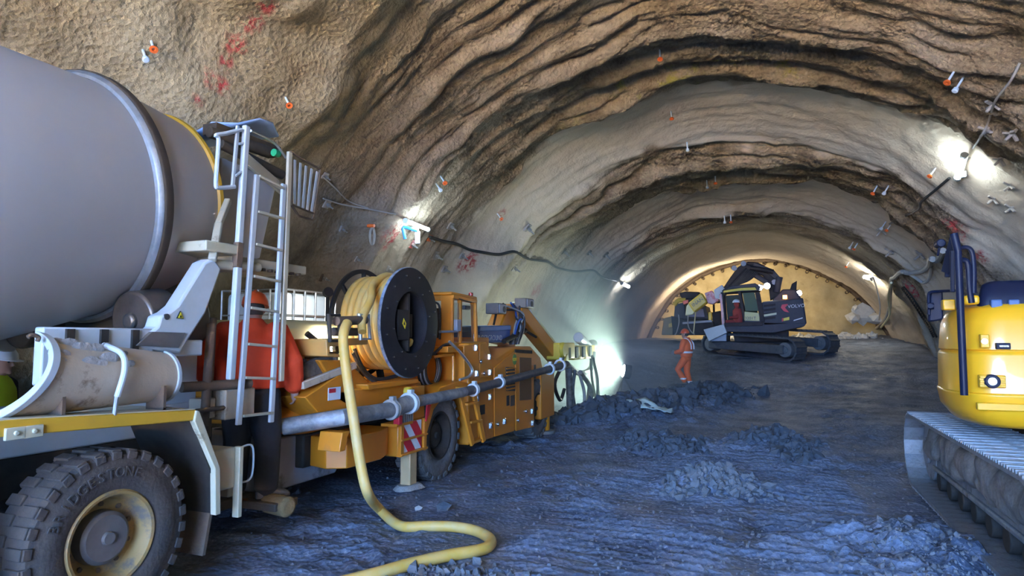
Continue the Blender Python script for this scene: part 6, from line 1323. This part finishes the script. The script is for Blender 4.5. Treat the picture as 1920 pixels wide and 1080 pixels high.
def star(px, py, label, k=1.0):
    p, n, th = vault_hit(px, py); r = thing('anchor_nut', p, label, 'anchor', 'grey winged anchor nuts on the right wall'); u = Vector((0, 1, 0)); v = n.cross(u)
    for a in range(3):
        t = a * 2 * PI / 3 + px; d = u * math.cos(t) + v * math.sin(t); b = MB(); b.bar(p + n * .04, p + n * .07 + d * .12 * k, .05 * k, .03 * k); b.build('wing', 'concrete_crust', r, bevel=.008)
    MB().cyl(p - n * .03, p + n * .16 * k, .028 * k, .02 * k, 10).build('rod', 'concrete_crust', r)
for (x_, y_, lb_) in ((1866, 192, 'winged anchor nut where the grey right hand cable bends'), (1854, 240, 'winged anchor nut above the upper right tube lamp'), (1903, 246, 'winged anchor nut at the right edge level with the cable'), (1880, 296, 'winged anchor nut right of the upper right tube lamp'), (1898, 346, 'winged anchor nut at the right edge below the tube lamp'), (1866, 371, 'small anchor nut below and right of the tube lamp'), (1900, 388, 'lowest winged anchor nut at the right edge'), (1728, 476, 'anchor nut on the right wall above the grey hose'), (1654, 430, 'anchor nut left of the dark right hand cable end'), (1672, 470, 'anchor nut on the right vault between cable and grey hose')):
    star(x_, y_, lb_, 1.0 if x_ > 1800 else 1.5)

# lattice girder on the right wall
gp = [vault_hit(*p, .10)[0] for p in ((1690, 540), (1702, 555), (1716, 575), (1730, 597), (1742, 616), (1750, 632))]
gl_ = smoothline(gp, 5); LG = thing('lattice_girder', gp[-1], 'dark lattice girder strip standing against the right wall by the far hoses', 'girder')
off2 = Vector((0, -.45, 0))
for o_ in (Vector((0, 0, 0)), off2): MB().tube([p + o_ for p in gl_], .03, 6).build('chord', 'dark_metal', LG)
for k in range(0, len(gl_) - 1): b = MB(); b.cyl(gl_[k], gl_[k] + off2, .022, n=6); b.build('tie', 'dark_metal', LG)

# canopy pipes over the rock face
mid = (float(axis_x(36.3)), float(axis_z(36.3)))
for k in range(26):
    a = math.radians(28 + k * 124 / 25); r_ = float(vault_r(36.2, a)) - .28
    c_ = Vector((mid[0] + r_ * math.cos(a), 36.75, mid[1] + r_ * math.sin(a))); b = MB(); b.lathe(c_, (0, -1, 0), [(0, .085), (.42, .085), (.42, .06), (.1, .055)], 14); b.build('canopy_pipe', 'rust_metal', WB)
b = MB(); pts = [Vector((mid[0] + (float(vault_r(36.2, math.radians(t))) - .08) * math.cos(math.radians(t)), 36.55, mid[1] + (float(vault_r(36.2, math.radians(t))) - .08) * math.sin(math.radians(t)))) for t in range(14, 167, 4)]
b.tube(pts, .13, 8); b.build('canopy_shadow_tube', 'rust_metal', WB)  # dark tube stands in for the shadow line above the canopy pipes

# ================================================================== loose rock and mud
def rock_shape(seed, rough=.6):
    bm = bmesh.new(); bmesh.ops.create_icosphere(bm, subdivisions=1, radius=1.0); r2 = random.Random(seed); o0 = Vector((r2.uniform(-9, 9), r2.uniform(-9, 9), r2.uniform(-9, 9))); sc = Vector((r2.uniform(.75, 1.3), r2.uniform(.75, 1.3), r2.uniform(.5, .85)))
    for v in bm.verts:
        d = v.co.normalized(); f_ = 1 + rough * mnoise.noise(d * 1.3 + o0) + rough * .6 * mnoise.cell(d * 2.2 + o0); v.co = Vector((d.x * sc.x, d.y * sc.y, d.z * sc.z)) * f_
    vs = [tuple(v.co) for v in bm.verts]; fs = [tuple(v.index for v in f.verts) for f in bm.faces]; bm.free(); return vs, fs
SH = [rock_shape(s_) for s_ in range(8)]; SHN = [(np.array(v), f) for v, f in SH]
def heap(name, spots, m_, label, smin, smax, n, cat='rubble', sink=.35):
    mb = MB(); it = []
    for _ in range(n):
        cx, cy_, rx, ry, rot = random.choice(spots); u, v = random.gauss(0, .55), random.gauss(0, .55)
        it.append((cx + u * rx * math.cos(rot) - v * ry * math.sin(rot), cy_ + u * rx * math.sin(rot) + v * ry * math.cos(rot), smin + (smax - smin) * random.random() ** 2.2))
    zs = floor_h(np.array([i[0] for i in it]), np.array([i[1] for i in it]))
    for (x, y, s_), z in zip(it, zs):
        V, fs = SHN[random.randrange(8)]; R = np.array(Euler((random.uniform(0, 6), random.uniform(0, 6), random.uniform(0, 6))).to_matrix())
        mb.add((V @ R.T * s_ + np.array((x, y, float(z) + s_ * (.6 - sink)))).tolist(), fs)
    o = mb.build(name, m_, smooth=22); tag(o, label, cat, kind='stuff'); return o
heap('mud_clods', [(-2.9, 14.6, 1.7, .7, 1.15), (-2.0, 17.2, 1.7, .8, 1.2), (-1.7, 18.6, 1.0, .8, 1.2), (-3.6, 13.5, .9, .5, .9)], 'clod', 'ridge of dark mud clods heaped in front of the orange worker', .03, .20, 1500)
heap('mud_clods', [(-.72, 8.0, .42, .35, .2), (-.60, 7.75, .5, .25, .2)], 'rock_dark', 'small crumbly mud heap in the middle of the floor', .012, .07, 700)
heap('mud_clods', [(-.05, 11.3, .45, .65, .2), (.2, 10.6, .25, .6, .0)], 'clod', 'low mound of mud clods right of the middle of the floor', .02, .10, 500)
heap('mud_clods', [(-1.8, 10.8, .65, .45, .1), (-1.5, 10.3, .4, .3, 0)], 'clod', 'broken mud clods between the sprayer and the middle heap', .02, .11, 450)
heap('gravel', [(-2.2, 4.2, .5, .25, .3), (-2.0, 4.0, .35, .2, .3)], 'rock_dark', 'dark gravel beside the yellow hose at the bottom edge', .01, .045, 420, 'gravel')
heap('gravel', [(-1.5, 6, 2.4, 1.8, .0), (-.5, 8, 2.6, 2.2, .0), (-1.5, 11, 2.5, 3, 0), (.2, 5, 1.2, 1.2, 0)], 'rock_dark', 'small stones scattered over the whole muddy floor', .005, .022, 2600, 'gravel')
heap('gravel', [(1.0, 6.2, .45, .5, 0), (.9, 5.4, .4, .5, 0)], 'rock_dark', 'lumps of broken mud beside the near excavator track', .006, .028, 700, 'gravel')
heap('mud_clods', [(-6.4, 6.0, .5, 2.2, 0), (-6.2, 9.0, .5, 2.0, 0), (-5.4, 5.6, .4, .4, 0)], 'clod', 'rubble along the foot of the left wall behind the machines', .02, .09, 500)
heap('rubble', [(.8, 33.4, 2.4, .7, 0), (2.6, 33.5, 1.5, .6, 0)], 'rock_pale', 'pale broken rock strewn on the crest of the bench', .04, .22, 420)
def rock(px, py, size, m_, label, y=None, z=None, k=0):
    q = at(px, py, z=z) if y is None else at(px, py, y=y); vs, fs = SH[k % 8]; zz = float(floor_h(q.x, q.y))
    o = MB().add([Vector(v) * size + Vector((q.x, q.y, max(zz + size * .3, 0) if y is None else q.z)) for v in vs], fs).build('rock', m_, smooth=22); tag(o, label, 'rock')
rock(1353, 855, .10, 'rock_dark', 'dark flat stone lying on the middle mud heap', z=.25, k=1)
rock(1320, 857, .075, 'rock_pale', 'pale upright stone on top of the middle mud heap', z=.25, k=2)
rock(1292, 878, .055, 'rock_pale', 'pale stone at the left side of the middle mud heap', z=.2, k=3)
rock(832, 953, .10, 'clod', 'flat dark stone between the jack foot and the yellow hose', z=.02, k=4)
rock(785, 950, .03, 'rock_pale', 'small pale stone left of the flat dark stone near the hose', z=.02, k=5)
rock(1618, 590, .55, 'rock_pale', 'large white boulder in front of the rock face at the far right', y=33.6, k=6)
rock(1598, 597, .4, 'rock_pale', 'white boulder leaning left of the large far boulder', y=33.4, k=7)
rock(1604, 578, .25, 'rock_pale', 'small white rock perched on the far boulders', y=33.6, k=2)
rock(1640, 598, .4, 'rock_pale', 'low pale boulder right of the large far boulder', y=33.5, k=0)
# crumpled plastic sheet
q = at(1215, 752, z=.42); mb = MB(); n = 16; vs = []; fs = []
for i in range(n):
    for j in range(8): x = (i / (n - 1) - .5) * 1.0; y = (j / 7 - .5) * .45; vs.append((q.x + x, q.y + y, float(floor_h(q.x + x, q.y + y, False)) + .14 + .10 * float(fbm(x * 4, y * 4, 1.0, 3, 301)) - .12 * abs(x)))
for i in range(n - 1):
    for j in range(7): a = i * 8 + j; fs.append((a, a + 8, a + 9, a + 1))
o = mb.add(vs, fs).build('plastic_sheet', mat('sheet_pale', (.55, .62, .55), .45), smooth=80); sd = o.modifiers.new('s', 'SOLIDIFY'); sd.thickness = .006; tag(o, 'crumpled pale plastic sheet lying on the dark mud clods', 'sheet')
# ribbed orange block behind the truck
q = Vector((-5.2, 5.25, .30)); r = thing('plastic_block', q, 'ribbed orange and white plastic block on the rubble behind the truck', 'block')
MB().box(q + Vector((0, 0, .10)), (.30, .38, .2)).build('base', mat('block_orange', (.7, .28, .16), .5), r, bevel=.02)
for k in range(6): MB().box(q + Vector((0, -.16 + k * .064, .22)), (.3, .03, .05)).build('rib', 'white_plastic', r, bevel=.006)

# ================================================================== lamp on the spray boom and the mist it lights
WLp = at(1168, 676, y=17.2); WL = thing('work_light', (WLp.x, 17.2, float(floor_h(WLp.x, 17.2, False))), 'dazzling work light glowing in the spray mist beyond the spray head', 'lamp')
wz = WL.location.z; hl = Vector((WLp.x, 17.2, wz + .75))
for k in range(3): a_ = k * 2.1; MB().cyl((WLp.x + .35 * math.cos(a_), 17.2 + .35 * math.sin(a_), wz), (WLp.x, 17.2, wz + .6), .02, n=8).build('leg', 'dark_metal', WL)
MB().cyl((WLp.x, 17.2, wz + .55), (WLp.x, 17.2, wz + .7), .025, n=8).build('pole', 'dark_metal', WL)
glow_lamp(WL, hl, .16, (-.75, -.35, .16), 550, (.70, 1.0, .82), 'lamp_head', 2.9)
def volume_blob(name, c, sc, dens, label, col):
    b = MB(); b.ball((0, 0, 0), 1.0, 28, 18, sc); o = b.build(name, bpy_mat_volume(name + '_mat', dens, col)); o.location = c; tag(o, label, 'mist', kind='stuff'); return o
def bpy_mat_volume(nm, dens, col):
    m = bpy.data.materials.new(nm); m.use_nodes = True; n, l = m.node_tree.nodes, m.node_tree.links; n.remove(n['Principled BSDF'])
    v = n.new('ShaderNodeVolumeScatter'); v.inputs['Density'].default_value = dens; v.inputs['Color'].default_value = (*col, 1); v.inputs['Anisotropy'].default_value = .1; l.new(v.outputs[0], n['Material Output'].inputs['Volume'])
    tcv = n.new('ShaderNodeTexCoord'); mp = n.new('ShaderNodeMapping'); mp.inputs['Location'].default_value = (-1, -1, -1); mp.inputs['Scale'].default_value = (2, 2, 2); l.new(tcv.outputs['Generated'], mp.inputs['Vector'])
    ln = n.new('ShaderNodeVectorMath'); ln.operation = 'LENGTH'; l.new(mp.outputs[0], ln.inputs[0]); fo = n.new('ShaderNodeMapRange'); fo.interpolation_type = 'SMOOTHSTEP'
    fo.inputs[1].default_value = 1.0; fo.inputs[2].default_value = 0.15; fo.inputs[3].default_value = 0.0; fo.inputs[4].default_value = dens; l.new(ln.outputs['Value'], fo.inputs[0]); l.new(fo.outputs[0], v.inputs['Density']); return m
volume_blob('mist', (-4.5, 16.8, 1.6), (3.2, 4.2, 3.6), .30, 'pale green mist of sprayed concrete dust around the spray head', (.86, 1.0, .93))
